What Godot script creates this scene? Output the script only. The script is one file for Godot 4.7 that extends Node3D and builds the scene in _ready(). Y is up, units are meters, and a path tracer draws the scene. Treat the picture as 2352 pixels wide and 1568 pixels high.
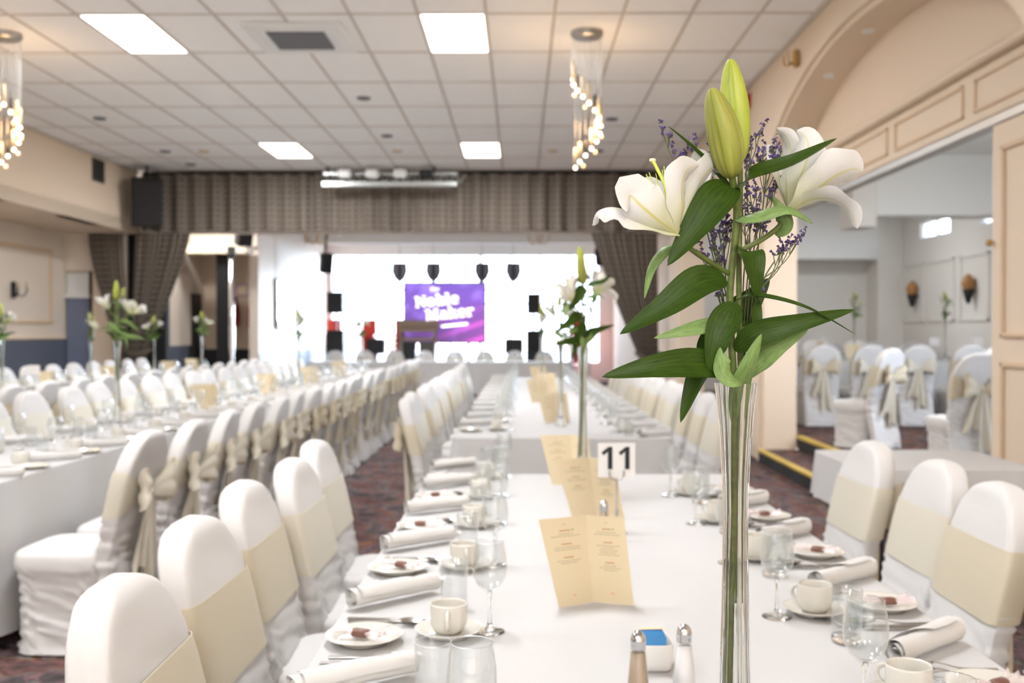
extends Node3D
# A function hall set for a wedding breakfast. x runs across the hall, y up, -z down its length; metres.

var M := {}
var used := {}
var rng := RandomNumberGenerator.new()
const ORD := ["first", "second", "third", "fourth", "fifth", "sixth", "seventh", "eighth", "ninth", "tenth", "eleventh", "twelfth", "thirteenth", "fourteenth", "fifteenth", "sixteenth", "seventeenth", "eighteenth", "nineteenth", "twentieth", "twenty-first", "twenty-second", "twenty-third", "twenty-fourth"]
const CEIL := 4.18
const TOP := 0.74          # height of every cloth-covered table top
const PRO := -17.4         # plane of the proscenium
const ANNEX := 0.28        # floor of the raised side room

func _ready() -> void:
	rng.seed = 11
	set_camera_and_light()
	make_materials()
	build_shell()
	build_ceiling_fittings()
	build_proscenium()
	build_stage_room()
	build_side_room()
	build_tables()
	build_chairs()
	build_table_eleven()
	build_other_settings()
	build_flowers()
	build_flash_head()

# ------------------------------------------------------------------ camera, sky, lamps
func set_camera_and_light() -> void:
	var cam := Camera3D.new()
	cam.name = "camera"
	cam.position = Vector3(0, 1.40, 0)
	cam.rotation_degrees = Vector3(-0.60, 0.476, 0)
	var at := CameraAttributesPhysical.new()
	at.frustum_focal_length = 35.0
	at.frustum_focus_distance = 1.2
	at.exposure_aperture = 5.6
	cam.attributes = at
	cam.fov = rad_to_deg(2.0 * atan(12.0 / 35.0))
	cam.near = 0.05
	cam.far = 200.0
	add_child(cam)
	cam.current = true

	var sky_mat := ProceduralSkyMaterial.new()
	sky_mat.sky_top_color = Color(0.70, 0.83, 1.0)
	sky_mat.sky_horizon_color = Color(0.86, 0.925, 1.0)
	sky_mat.ground_bottom_color = Color(0.72, 0.70, 0.67)
	sky_mat.ground_horizon_color = Color(0.86, 0.86, 0.86)
	sky_mat.sky_curve = 0.2
	sky_mat.energy_multiplier = 4.5
	var sky := Sky.new()
	sky.sky_material = sky_mat
	var env := Environment.new()
	env.background_mode = Environment.BG_SKY
	env.sky = sky
	env.tonemap_mode = Environment.TONE_MAPPER_LINEAR
	env.tonemap_exposure = 2.15
	env.sdfgi_enabled = true
	env.ssao_enabled = true
	env.ssil_enabled = true
	var we := WorldEnvironment.new()
	we.name = "environment"
	we.environment = env
	add_child(we)
	# hazy low sun beyond the stage windows, a little toward the arch side: it strikes the stage's inner wall
	var sun := DirectionalLight3D.new()
	sun.name = "hazy_sun"
	sun.light_color = Color(0.86, 0.93, 1.0)
	sun.light_energy = 6.5
	sun.light_angular_distance = 32.0
	sun.sky_mode = DirectionalLight3D.SKY_MODE_LIGHT_ONLY
	sun.shadow_enabled = true
	add_child(sun)
	sun.look_at_from_position(Vector3.ZERO, Vector3(-0.26, -0.25, 0.93))
	# recessed fluorescent panels: two columns along the hall
	for row in [3.25, -2.75, -8.75, -14.75]:
		for x in [-3.6, -0.6]:
			panel_lamp(x, row - 0.6, CEIL)
	# the photographer's flash head on its stand behind the camera, turned up to the ceiling and end wall
	var fl := SpotLight3D.new()
	fl.name = "studio_flash_light"
	fl.position = Vector3(0.9, 2.18, 1.9)
	fl.light_color = Color(0.975, 0.985, 1.0)
	fl.light_energy = 50.0
	fl.light_size = 0.09
	fl.spot_angle = 68.0
	fl.spot_range = 40.0
	fl.spot_attenuation = 2.0
	fl.shadow_enabled = true
	add_child(fl)
	fl.look_at_from_position(fl.position, Vector3(0.4, 3.0, 6.0))

func panel_lamp(x: float, z: float, y: float, sx := 0.6, sz := 1.2, energy := 5.4) -> void:
	var l := AreaLight3D.new()
	l.name = "panel_light"
	l.area_size = Vector2(sx - 0.08, sz - 0.08)
	l.light_color = Color(0.975, 0.985, 1.0)
	l.light_energy = energy
	l.area_normalize_energy = true
	l.area_range = 40.0
	l.shadow_enabled = true
	l.rotation_degrees = Vector3(-90, 0, 0)
	l.position = Vector3(x, y - 0.012, z)
	add_child(l, true)

# ------------------------------------------------------------------ materials
func mat(key: String, c: Color, rough := 0.8, metal := 0.0, spec := 0.5) -> StandardMaterial3D:
	var m := StandardMaterial3D.new()
	m.resource_name = key
	m.albedo_color = c
	m.roughness = rough
	m.metallic = metal
	m.metallic_specular = spec
	M[key] = m
	return m

func noise_tex(freq: float, size := 512, ramp: Gradient = null, normal := false, strength := 4.0, sd := 1, kind := FastNoiseLite.TYPE_SIMPLEX_SMOOTH, warp := 0.0) -> NoiseTexture2D:
	var n := FastNoiseLite.new()
	n.noise_type = kind
	n.frequency = freq
	n.seed = sd
	n.fractal_octaves = 4
	if warp > 0.0:
		n.domain_warp_enabled = true
		n.domain_warp_amplitude = warp
		n.domain_warp_frequency = freq * 0.8
	var t := NoiseTexture2D.new()
	t.width = size
	t.height = size
	t.seamless = true
	t.noise = n
	if ramp:
		t.color_ramp = ramp
	if normal:
		t.as_normal_map = true
		t.bump_strength = strength
	return t

func ramp(stops: Array, hard := false) -> Gradient:
	var g := Gradient.new()
	var offs := PackedFloat32Array()
	var cols := PackedColorArray()
	for s in stops:
		offs.append(s[0])
		cols.append(s[1])
	g.offsets = offs
	g.colors = cols
	if hard:
		g.interpolation_mode = Gradient.GRADIENT_INTERPOLATE_CONSTANT
	return g

func triplanar(m: StandardMaterial3D, s: float, world := true) -> void:
	m.uv1_triplanar = true
	m.uv1_world_triplanar = world
	m.uv1_scale = Vector3(s, s, s)

func glow(key: String, c: Color, e: float) -> StandardMaterial3D:
	var m := mat(key, Color(0.9, 0.9, 0.9), 0.6)
	m.emission_enabled = true
	m.emission = c
	m.emission_energy_multiplier = e
	return m

func make_materials() -> void:
	var m: StandardMaterial3D
	# painted plaster
	for a in [["beige", Color(0.88, 0.805, 0.715)], ["pale_wall", Color(0.87, 0.82, 0.76)], ["annex_wall", Color(0.89, 0.88, 0.86)], ["white_paint", Color(0.90, 0.885, 0.86)], ["cream_trim", Color(0.87, 0.80, 0.71)], ["moulding", Color(0.83, 0.735, 0.62)], ["soft_white", Color(0.90, 0.90, 0.89)]]:
		m = mat(a[0], a[1], 0.75, 0.0, 0.4)
		m.normal_enabled = true
		m.normal_texture = noise_tex(0.03, 256, null, true, 1.0, 3)
		m.normal_scale = 0.15
		triplanar(m, 0.8)
	mat("dado", Color(0.36, 0.39, 0.45), 0.6)
	mat("blue_door", Color(0.46, 0.49, 0.58), 0.5)
	m = mat("ceiling_tile", Color(0.97, 0.965, 0.96), 0.95, 0.0, 0.2)
	m.albedo_texture = noise_tex(0.12, 512, ramp([[0.0, Color(0.9, 0.9, 0.9)], [0.35, Color(0.99, 0.99, 0.99)], [1.0, Color(1, 1, 1)]]), false, 4.0, 5)
	triplanar(m, 1.1)
	mat("ceiling_bar", Color(0.79, 0.755, 0.715), 0.6)
	# patterned carpet: swirls of charcoal, plum, rust and grey
	m = mat("carpet", Color(1, 1, 1), 0.98, 0.0, 0.1)
	m.albedo_texture = noise_tex(0.012, 1024, ramp([[0.0, Color(0.25, 0.23, 0.23)], [0.33, Color(0.34, 0.31, 0.31)], [0.40, Color(0.52, 0.39, 0.41)], [0.45, Color(0.29, 0.27, 0.27)], [0.50, Color(0.49, 0.47, 0.45)], [0.56, Color(0.36, 0.33, 0.33)], [0.60, Color(0.64, 0.38, 0.24)], [0.635, Color(0.31, 0.28, 0.28)], [0.72, Color(0.46, 0.33, 0.32)], [1.0, Color(0.27, 0.25, 0.25)]]), false, 4.0, 21, FastNoiseLite.TYPE_SIMPLEX_SMOOTH, 60.0)
	(m.albedo_texture as NoiseTexture2D).noise.fractal_octaves = 2
	m.normal_enabled = true
	m.normal_texture = noise_tex(0.25, 256, null, true, 6.0, 8)
	m.normal_scale = 0.6
	triplanar(m, 0.26)
	mat("step_riser", Color(0.16, 0.15, 0.15), 0.8)
	mat("nosing", Color(0.78, 0.66, 0.30), 0.6)
	# fabrics
	var weave := noise_tex(0.35, 256, null, true, 3.0, 9)
	for a in [["cloth", Color(0.748, 0.742, 0.736)], ["cover", Color(0.80, 0.79, 0.78)], ["napkin", Color(0.80, 0.79, 0.775)]]:
		m = mat(a[0], a[1], 0.92, 0.0, 0.2)
		m.normal_enabled = true
		m.normal_texture = weave
		m.normal_scale = 0.12
		m.rim_enabled = true
		m.rim = 0.15
		triplanar(m, 6.0, false)
	for a in [["sash", Color(0.775, 0.735, 0.645)], ["sash_light", Color(0.80, 0.775, 0.71)]]:
		m = mat(a[0], a[1], 0.6, 0.0, 0.4)
		m.normal_enabled = true
		m.normal_texture = weave
		m.normal_scale = 0.12
		m.rim_enabled = true
		m.rim = 0.3
		m.backlight_enabled = true
		m.backlight = Color(0.35, 0.31, 0.22)
		triplanar(m, 8.0, false)
	# stage curtain: taupe weave with rows of small dark motifs
	var im := Image.create(64, 64, false, Image.FORMAT_RGB8)
	im.fill(Color(0.45, 0.415, 0.38))
	for j in 64:
		for i in 64:
			var a := absf(float(i % 32) - 15.5) + absf(float(j % 32) - 15.5)
			var b := absf(float((i + 16) % 32) - 15.5) + absf(float((j + 16) % 32) - 15.5)
			if a < 7.0:
				im.set_pixel(i, j, Color(0.13, 0.12, 0.11))
			elif b < 3.6:
				im.set_pixel(i, j, Color(0.36, 0.325, 0.29))
			elif (i + j) % 4 == 0:
				im.set_pixel(i, j, Color(0.455, 0.415, 0.37))
	m = mat("curtain", Color(1, 1, 1), 0.95, 0.0, 0.2)
	m.albedo_texture = ImageTexture.create_from_image(im)
	m.uv1_scale = Vector3(4.8, 4.8, 4.8)
	mat("black_drape", Color(0.07, 0.065, 0.065), 0.95)
	# hard things
	mat("black", Color(0.10, 0.10, 0.10), 0.65)
	mat("speaker_cloth", Color(0.16, 0.15, 0.15), 0.9)
	mat("chrome", Color(0.80, 0.80, 0.80), 0.16, 1.0)
	mat("steel", Color(0.74, 0.73, 0.71), 0.24, 1.0)
	mat("brushed", Color(0.68, 0.67, 0.65), 0.4, 1.0)
	mat("brass", Color(0.72, 0.58, 0.33), 0.35, 1.0)
	mat("alloy", Color(0.70, 0.71, 0.70), 0.35, 0.8)
	mat("china", Color(0.80, 0.785, 0.745), 0.16, 0.0, 0.5)
	mat("dish", Color(0.85, 0.84, 0.82), 0.18)
	mat("chocolate", Color(0.44, 0.30, 0.25), 0.4)
	m = mat("cellophane", Color(0.93, 0.86, 0.86, 0.42), 0.2)
	m.transparency = BaseMaterial3D.TRANSPARENCY_ALPHA
	mat("packet_blue", Color(0.12, 0.47, 0.70), 0.5)
	mat("packet_navy", Color(0.13, 0.20, 0.50), 0.5)
	mat("packet_cream", Color(0.88, 0.83, 0.66), 0.6)
	mat("salt", Color(0.86, 0.85, 0.85), 0.9)
	mat("pepper", Color(0.62, 0.54, 0.45), 0.9)
	mat("number_white", Color(0.86, 0.85, 0.84), 0.5)
	mat("ink", Color(0.06, 0.08, 0.09), 0.6)
	mat("wood", Color(0.45, 0.32, 0.22), 0.6)
	mat("red", Color(0.72, 0.10, 0.08), 0.4)
	mat("red_chair", Color(0.78, 0.23, 0.17), 0.6)
	mat("grille", Color(0.42, 0.42, 0.44), 0.7)
	mat("white_plastic", Color(0.90, 0.90, 0.89), 0.45)
	mat("vent", Color(0.30, 0.28, 0.25), 0.6)
	mat("pink_sign", Color(0.72, 0.58, 0.62), 0.6)
	mat("cream_plastic", Color(0.80, 0.73, 0.60), 0.5)
	mat("keyboard_tan", Color(0.52, 0.44, 0.36), 0.5)
	mat("mirror", Color(0.92, 0.92, 0.92), 0.03, 1.0)
	mat("paving", Color(0.66, 0.63, 0.60), 0.9)
	glow("lamp_panel", Color(1.0, 0.98, 0.95), 2.6)
	glow("lamp_bulb_white", Color(1.0, 0.93, 0.82), 4.0)
	glow("lamp_bulb_gold", Color(1.0, 0.72, 0.36), 1.6)
	mat("amber_shade", Color(0.66, 0.47, 0.28), 0.5)
	# glass
	m = mat("thin_glass", Color(0.58, 0.63, 0.63, 0.085), 0.02)
	m.transparency = BaseMaterial3D.TRANSPARENCY_ALPHA
	m = mat("window_glass", Color(0.97, 0.98, 1.0, 0.03), 0.02)
	m.transparency = BaseMaterial3D.TRANSPARENCY_ALPHA
	m = mat("solid_glass", Color(0.985, 0.99, 0.985, 0.0), 0.01)
	m.transparency = BaseMaterial3D.TRANSPARENCY_ALPHA
	m.refraction_enabled = true
	m.refraction_scale = 0.05
	m = mat("water", Color(0.93, 0.96, 0.93, 0.02), 0.02)
	m.transparency = BaseMaterial3D.TRANSPARENCY_ALPHA
	# menu paper: cream card with small centred lines of print
	M["menu_a"] = menu_material(3)
	M["menu_b"] = menu_material(8)
	mat("menu_plain", Color(0.82, 0.76, 0.635), 0.8)
	# plants
	m = mat("leaf", Color(1, 1, 1), 0.48, 0.0, 0.3)
	m.albedo_texture = leaf_texture(Color(0.175, 0.26, 0.05), Color(0.41, 0.48, 0.21))
	m.backlight_enabled = true
	m.backlight = Color(0.14, 0.20, 0.05)
	m = mat("leaf_under", Color(1, 1, 1), 0.5, 0.0, 0.4)
	m.albedo_texture = leaf_texture(Color(0.45, 0.55, 0.31), Color(0.38, 0.48, 0.25))
	m.backlight_enabled = true
	m.backlight = Color(0.22, 0.30, 0.10)
	m = mat("petal", Color(1, 1, 1), 0.55, 0.0, 0.35)
	m.albedo_texture = petal_texture()
	m.backlight_enabled = true
	m.backlight = Color(0.62, 0.61, 0.54)
	m = mat("bud", Color(1, 1, 1), 0.45, 0.0, 0.45)
	m.albedo_texture = bud_texture(Color(0.60, 0.65, 0.20), Color(0.40, 0.47, 0.10), Color(0.69, 0.70, 0.35))
	m.backlight_enabled = true
	m.backlight = Color(0.25, 0.27, 0.08)
	m = mat("bud_olive", Color(1, 1, 1), 0.5, 0.0, 0.4)
	m.albedo_texture = bud_texture(Color(0.53, 0.55, 0.22), Color(0.39, 0.43, 0.12), Color(0.64, 0.62, 0.34))
	m = mat("stem", Color(0.40, 0.45, 0.19), 0.5)
	m.albedo_texture = noise_tex(0.02, 256, ramp([[0.0, Color(0.75, 0.78, 0.7)], [1.0, Color(1, 1, 1)]]), false, 4.0, 31)
	triplanar(m, 12.0, false)
	mat("statice_stem", Color(0.33, 0.36, 0.22), 0.7)
	mat("statice_purple", Color(0.46, 0.36, 0.62), 0.75)
	mat("statice_dark", Color(0.33, 0.25, 0.42), 0.8)
	mat("statice_calyx", Color(0.42, 0.42, 0.33), 0.8)
	mat("filament", Color(0.78, 0.82, 0.33), 0.5)
	mat("stigma", Color(0.86, 0.84, 0.70), 0.6)
	# stage screen
	m = glow("stage_screen", Color(1, 1, 1), 0.85)
	m.emission_operator = BaseMaterial3D.EMISSION_OP_MULTIPLY
	m.emission_texture = screen_texture()
	m.albedo_color = Color(0.03, 0.03, 0.03)
	m.roughness = 0.4
	glow("screen_lettering", Color(1, 0.98, 1.0), 1.3)

func leaf_texture(base: Color, vein: Color) -> ImageTexture:
	var w := 128
	var h := 256
	var im := Image.create(w, h, false, Image.FORMAT_RGB8)
	var n := FastNoiseLite.new()
	n.seed = 4
	n.frequency = 0.03
	for j in h:
		for i in w:
			var x := float(i) / (w - 1) * 2.0 - 1.0
			var c := base
			var k := absf(x) * 3.5
			var f := absf(k - roundf(k))
			var line := clampf(1.0 - f / 0.06, 0.0, 1.0) * (0.7 if roundf(k) == 0.0 else 0.5)
			c = c.lerp(vein, line)
			c = c * (1.0 + 0.16 * n.get_noise_2d(i * 3.0, j * 0.6) + 0.10 * n.get_noise_2d(i * 1.0 + 300.0, j))
			im.set_pixel(i, j, c)
	return ImageTexture.create_from_image(im)

func petal_texture() -> ImageTexture:
	var w := 128
	var h := 256
	var im := Image.create(w, h, false, Image.FORMAT_RGB8)
	var n := FastNoiseLite.new()
	n.seed = 14
	n.frequency = 0.03
	for j in h:
		var t := float(j) / (h - 1)
		for i in w:
			var x := absf(float(i) / (w - 1) * 2.0 - 1.0)
			var c := Color(0.865, 0.86, 0.85)
			# the yellow-green throat and midrib are pigment of the tepal
			var throat := clampf(1.0 - t / 0.46, 0.0, 1.0)
			c = c.lerp(Color(0.78, 0.80, 0.48), throat * 0.75 * (1.0 - 0.35 * x))
			var rib := clampf(1.3 - x / 0.07, 0.0, 1.0) * clampf(1.25 - t, 0.0, 1.0)
			c = c.lerp(Color(0.79, 0.76, 0.42), rib * 0.9)
			var streak := n.get_noise_2d(i * 5.0, j * 0.35)
			c = c * (1.0 + 0.015 * streak)
			im.set_pixel(i, j, c)
	return ImageTexture.create_from_image(im)

func bud_texture(base: Color, groove: Color, light: Color) -> ImageTexture:
	var w := 192
	var h := 128
	var im := Image.create(w, h, false, Image.FORMAT_RGB8)
	var n := FastNoiseLite.new()
	n.seed = 24
	n.frequency = 0.02
	for j in h:
		for i in w:
			var u := float(i) / w * 3.0
			var f := absf(u - roundf(u))
			var c := base.lerp(light, clampf(n.get_noise_2d(i * 4.0, j * 0.5) * 0.9 + 0.35, 0.0, 0.8))
			c = c.lerp(groove, clampf(1.0 - f / 0.07, 0.0, 1.0) * 0.75)
			im.set_pixel(i, j, c)
	return ImageTexture.create_from_image(im)

func menu_material(sd: int) -> StandardMaterial3D:
	var r := RandomNumberGenerator.new()
	r.seed = sd
	var w := 200
	var h := 420
	var im := Image.create(w, h, false, Image.FORMAT_RGB8)
	im.fill(Color(0.82, 0.76, 0.635))
	var y := 60
	im.fill_rect(Rect2i(w / 2 - 8, 30, 16, 5), Color(0.78, 0.64, 0.50))
	for block in 3:
		im.fill_rect(Rect2i(w / 2 - 24, y, 48, 5), Color(0.66, 0.44, 0.30))
		if block == 0:
			im.fill_rect(Rect2i(w / 2 + 30, y - 3, 9, 8), Color(0.45, 0.62, 0.35))
		y += 16
		for k in r.randi_range(2, 5):
			var half := r.randi_range(28, 66)
			var x := w / 2 - half
			while x < w / 2 + half:
				var word := r.randi_range(5, 14)
				im.fill_rect(Rect2i(x, y, mini(word, w / 2 + half - x), 4), Color(0.60, 0.56, 0.46))
				x += word + 4
			y += 11
		y += 26
	im.fill_rect(Rect2i(w / 2 - 9, h - 52, 18, 7), Color(0.84, 0.58, 0.46))
	var m := StandardMaterial3D.new()
	m.resource_name = "menu_print"
	m.roughness = 0.8
	m.albedo_texture = ImageTexture.create_from_image(im)
	return m

func screen_texture() -> ImageTexture:
	# what the screen shows: violet stage light with pink beams
	var w := 256
	var h := 192
	var im := Image.create(w, h, false, Image.FORMAT_RGB8)
	var n := FastNoiseLite.new()
	n.seed = 6
	n.frequency = 0.012
	for j in h:
		for i in w:
			var x := float(i) / w
			var y := float(j) / h
			var c := Color(0.42, 0.30, 0.66)
			c = c.lerp(Color(0.34, 0.20, 0.42), clampf(y * 1.3 - 0.35, 0.0, 1.0))
			var beam := sin((x * 1.0 + y * 2.2) * 11.0) * clampf((x - 0.35) * 1.8, 0.0, 1.0) * clampf((y - 0.35) * 2.4, 0.0, 1.0)
			c = c.lerp(Color(0.93, 0.36, 0.80), clampf(beam, 0.0, 1.0) * 0.9)
			c = c.lerp(Color(0.62, 0.50, 0.95), clampf(n.get_noise_2d(i, j) * 1.6, 0.0, 0.6) * (1.0 - y * 0.6))
			c = c.lerp(Color(0.68, 0.30, 0.70), clampf(x - 0.45, 0.0, 1.0) * clampf(y, 0.0, 1.0))
			im.set_pixel(i, j, c)
	return ImageTexture.create_from_image(im)

# ------------------------------------------------------------------ mesh helpers
func new_st() -> SurfaceTool:
	var st := SurfaceTool.new()
	st.begin(Mesh.PRIMITIVE_TRIANGLES)
	return st

func tri(st: SurfaceTool, a: Vector3, b: Vector3, c: Vector3) -> void:
	# a, b, c run counter-clockwise seen from the front
	st.add_vertex(a)
	st.add_vertex(c)
	st.add_vertex(b)

func face(st: SurfaceTool, pts: Array, away: Vector3) -> void:
	# flat convex face turned away from the point «away»
	st.set_smooth_group(-1)
	var n: Vector3 = (pts[1] - pts[0]).cross(pts[2] - pts[0])
	var mid := Vector3.ZERO
	for p in pts:
		mid += p
	mid /= pts.size()
	var flip := n.dot(mid - away) < 0.0
	for k in range(1, pts.size() - 1):
		if flip:
			tri(st, pts[0], pts[k + 1], pts[k])
		else:
			tri(st, pts[0], pts[k], pts[k + 1])

func box(st: SurfaceTool, c: Vector3, s: Vector3, b := Basis.IDENTITY, bevel := 0.0) -> void:
	var h := s * 0.5
	if bevel <= 0.0:
		for ax in 3:
			for sg in [-1.0, 1.0]:
				var pts := []
				for q in [[-1, -1], [1, -1], [1, 1], [-1, 1]]:
					var v := Vector3.ZERO
					v[ax] = sg * h[ax]
					v[(ax + 1) % 3] = q[0] * h[(ax + 1) % 3]
					v[(ax + 2) % 3] = q[1] * h[(ax + 2) % 3]
					pts.append(c + b * v)
				face(st, pts, c)
		return
	var k := minf(bevel, minf(h.x, minf(h.y, h.z)) * 0.9)
	var P := func(sx: float, sy: float, sz: float, full: int) -> Vector3:
		var v := Vector3(sx * (h.x - k), sy * (h.y - k), sz * (h.z - k))
		v[full] = [sx * h.x, sy * h.y, sz * h.z][full]
		return c + b * v
	for ax in 3:
		for sg in [-1.0, 1.0]:
			var pts := []
			for q in [[-1.0, -1.0], [1.0, -1.0], [1.0, 1.0], [-1.0, 1.0]]:
				var sgn := [0.0, 0.0, 0.0]
				sgn[ax] = sg
				sgn[(ax + 1) % 3] = q[0]
				sgn[(ax + 2) % 3] = q[1]
				pts.append(P.call(sgn[0], sgn[1], sgn[2], ax))
			face(st, pts, c)
	for ax in 3:
		var a1 := (ax + 1) % 3
		var a2 := (ax + 2) % 3
		for q in [[-1.0, -1.0], [1.0, -1.0], [1.0, 1.0], [-1.0, 1.0]]:
			var lo := [0.0, 0.0, 0.0]
			lo[ax] = -1.0
			lo[a1] = q[0]
			lo[a2] = q[1]
			var hi := lo.duplicate()
			hi[ax] = 1.0
			face(st, [P.call(lo[0], lo[1], lo[2], a1), P.call(hi[0], hi[1], hi[2], a1), P.call(hi[0], hi[1], hi[2], a2), P.call(lo[0], lo[1], lo[2], a2)], c)
	for sx in [-1.0, 1.0]:
		for sy in [-1.0, 1.0]:
			for sz in [-1.0, 1.0]:
				face(st, [P.call(sx, sy, sz, 0), P.call(sx, sy, sz, 1), P.call(sx, sy, sz, 2)], c)

func grid(st: SurfaceTool, pts: Array, flip := false, uvs := false, group := 0) -> void:
	# pts[row][col]; front is to the side of (col direction) x (row direction)
	st.set_smooth_group(group)
	var rows := pts.size()
	var cols: int = pts[0].size()
	for j in rows - 1:
		for i in cols - 1:
			var quad := [[j, i], [j, i + 1], [j + 1, i + 1], [j + 1, i]]
			for t in ([[0, 2, 1], [0, 3, 2]] if not flip else [[0, 1, 2], [0, 2, 3]]):
				for k in t:
					var r: int = quad[k][0]
					var c: int = quad[k][1]
					if uvs:
						st.set_uv(Vector2(float(c) / (cols - 1), float(r) / (rows - 1)))
					st.add_vertex(pts[r][c])

func lathe(st: SurfaceTool, prof: Array, seg := 24, at := Vector3.ZERO, group := 0) -> void:
	# prof: Vector2(r, y), outside walked from bottom to top
	var pts := []
	for p in prof:
		var row := []
		for i in seg + 1:
			var a := TAU * (i % seg) / seg
			row.append(at + Vector3(p.x * cos(a), p.y, p.x * sin(a)))
		pts.append(row)
	grid(st, pts, true, false, group)

func tube(st: SurfaceTool, path: Array, radii: Array, seg := 8, cap := true) -> void:
	var n := path.size()
	var rows := []
	var side := Vector3.ZERO
	for j in n:
		var d: Vector3 = (path[mini(j + 1, n - 1)] - path[maxi(j - 1, 0)]).normalized()
		if j == 0:
			side = d.cross(Vector3.UP if absf(d.y) < 0.9 else Vector3.RIGHT).normalized()
		side = (side - d * side.dot(d)).normalized()
		var up := d.cross(side)
		var row := []
		var r: float = radii[mini(j, radii.size() - 1)]
		for i in seg + 1:
			var a := TAU * (i % seg) / seg
			row.append(path[j] + (side * cos(a) + up * sin(a)) * r)
		rows.append(row)
	grid(st, rows)
	if cap:
		for e in [0, n - 1]:
			st.set_smooth_group(-1)
			for i in seg:
				if e == 0:
					tri(st, path[e], rows[e][i + 1], rows[e][i])
				else:
					tri(st, path[e], rows[e][i], rows[e][i + 1])

func smooth_path(ctrl: Array, n: int) -> Array:
	# Catmull-Rom through the control points
	var out := []
	var segs := ctrl.size() - 1
	for k in n + 1:
		var t := float(k) / n * segs
		var i := mini(int(t), segs - 1)
		var f := t - i
		var p0: Vector3 = ctrl[maxi(i - 1, 0)]
		var p1: Vector3 = ctrl[i]
		var p2: Vector3 = ctrl[i + 1]
		var p3: Vector3 = ctrl[mini(i + 2, segs)]
		out.append(p1.cubic_interpolate(p2, p0, p3, f))
	return out

func finish(st: SurfaceTool) -> ArrayMesh:
	st.generate_normals()
	st.index()
	return st.commit()

# ------------------------------------------------------------------ scene helpers
func unique(called: String) -> String:
	if not used.has(called):
		used[called] = 0
		return called
	used[called] += 1
	return "%s_%03d" % [called, used[called]]

func part(parent: Node3D, called: String, mesh: Mesh, m: Material, label := "") -> MeshInstance3D:
	var o := MeshInstance3D.new()
	o.name = called
	o.mesh = mesh
	o.material_override = m
	parent.add_child(o, true)
	if label:
		o.set_meta("label", label)
	return o

func thing(called: String, label: String, category: String, at := Vector3.ZERO, turn := 0.0, group := "") -> Node3D:
	var o := Node3D.new()
	o.name = unique(called)
	add_child(o)
	o.position = at
	o.rotation.y = turn
	tag(o, label, category, group)
	return o

func tag(o: Node3D, label: String, category := "", group := "", kind := "") -> void:
	o.set_meta("label", label)
	if category:
		o.set_meta("category", category)
	if group:
		o.set_meta("group", group)
	if kind:
		o.set_meta("kind", kind)

func solo(called: String, mesh: Mesh, m: Material, label: String, category: String, at := Vector3.ZERO, turn := 0.0, group := "") -> MeshInstance3D:
	var o := MeshInstance3D.new()
	o.name = unique(called)
	o.mesh = mesh
	o.material_override = m
	add_child(o)
	o.position = at
	o.rotation.y = turn
	tag(o, label, category, group)
	return o

func struct_node(called: String, label: String) -> Node3D:
	var o := Node3D.new()
	o.name = unique(called)
	add_child(o)
	o.set_meta("kind", "structure")
	o.set_meta("label", label)
	o.set_meta("category", called.split("_")[0])
	return o

func struct(called: String, mesh: Mesh, m: Material, label: String) -> MeshInstance3D:
	var o := MeshInstance3D.new()
	o.name = unique(called)
	o.mesh = mesh
	o.material_override = m
	add_child(o)
	o.set_meta("kind", "structure")
	o.set_meta("label", label)
	o.set_meta("category", called.split("_")[0])
	return o

func dup(src: Node3D, at: Vector3, turn: float, label := "", group := "", s := 1.0) -> Node3D:
	var o: Node3D = src.duplicate()
	o.name = unique(String(src.name).rstrip("0123456789").trim_suffix("_"))
	add_child(o)
	o.position = at
	o.rotation.y = turn
	o.scale = Vector3.ONE * s
	if label:
		o.set_meta("label", label)
	if group:
		o.set_meta("group", group)
	return o

func box_mesh(s: Vector3, bevel := 0.0, c := Vector3.ZERO) -> ArrayMesh:
	var st := new_st()
	box(st, c, s, Basis.IDENTITY, bevel)
	return finish(st)

func span(x0: float, x1: float, y0: float, y1: float, z0: float, z1: float, bevel := 0.0) -> ArrayMesh:
	return box_mesh(Vector3(absf(x1 - x0), absf(y1 - y0), absf(z1 - z0)), bevel, Vector3(x0 + x1, y0 + y1, z0 + z1) * 0.5)

func lathe_mesh(prof: Array, seg := 24) -> ArrayMesh:
	var st := new_st()
	lathe(st, prof, seg)
	return finish(st)

# ------------------------------------------------------------------ room shell
const ARCH_A := 2.8        # half span of the big arch
const ARCH_MID := -7.85     # its centre along z
const ARCH_SPRING := 2.62
const ARCH_RISE := 1.18

func arch_y(z: float, mid := ARCH_MID, a := ARCH_A, spring := ARCH_SPRING, rise := ARCH_RISE) -> float:
	var q := (z - mid) / a
	return spring + rise * sqrt(maxf(0.0, 1.0 - q * q))

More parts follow.
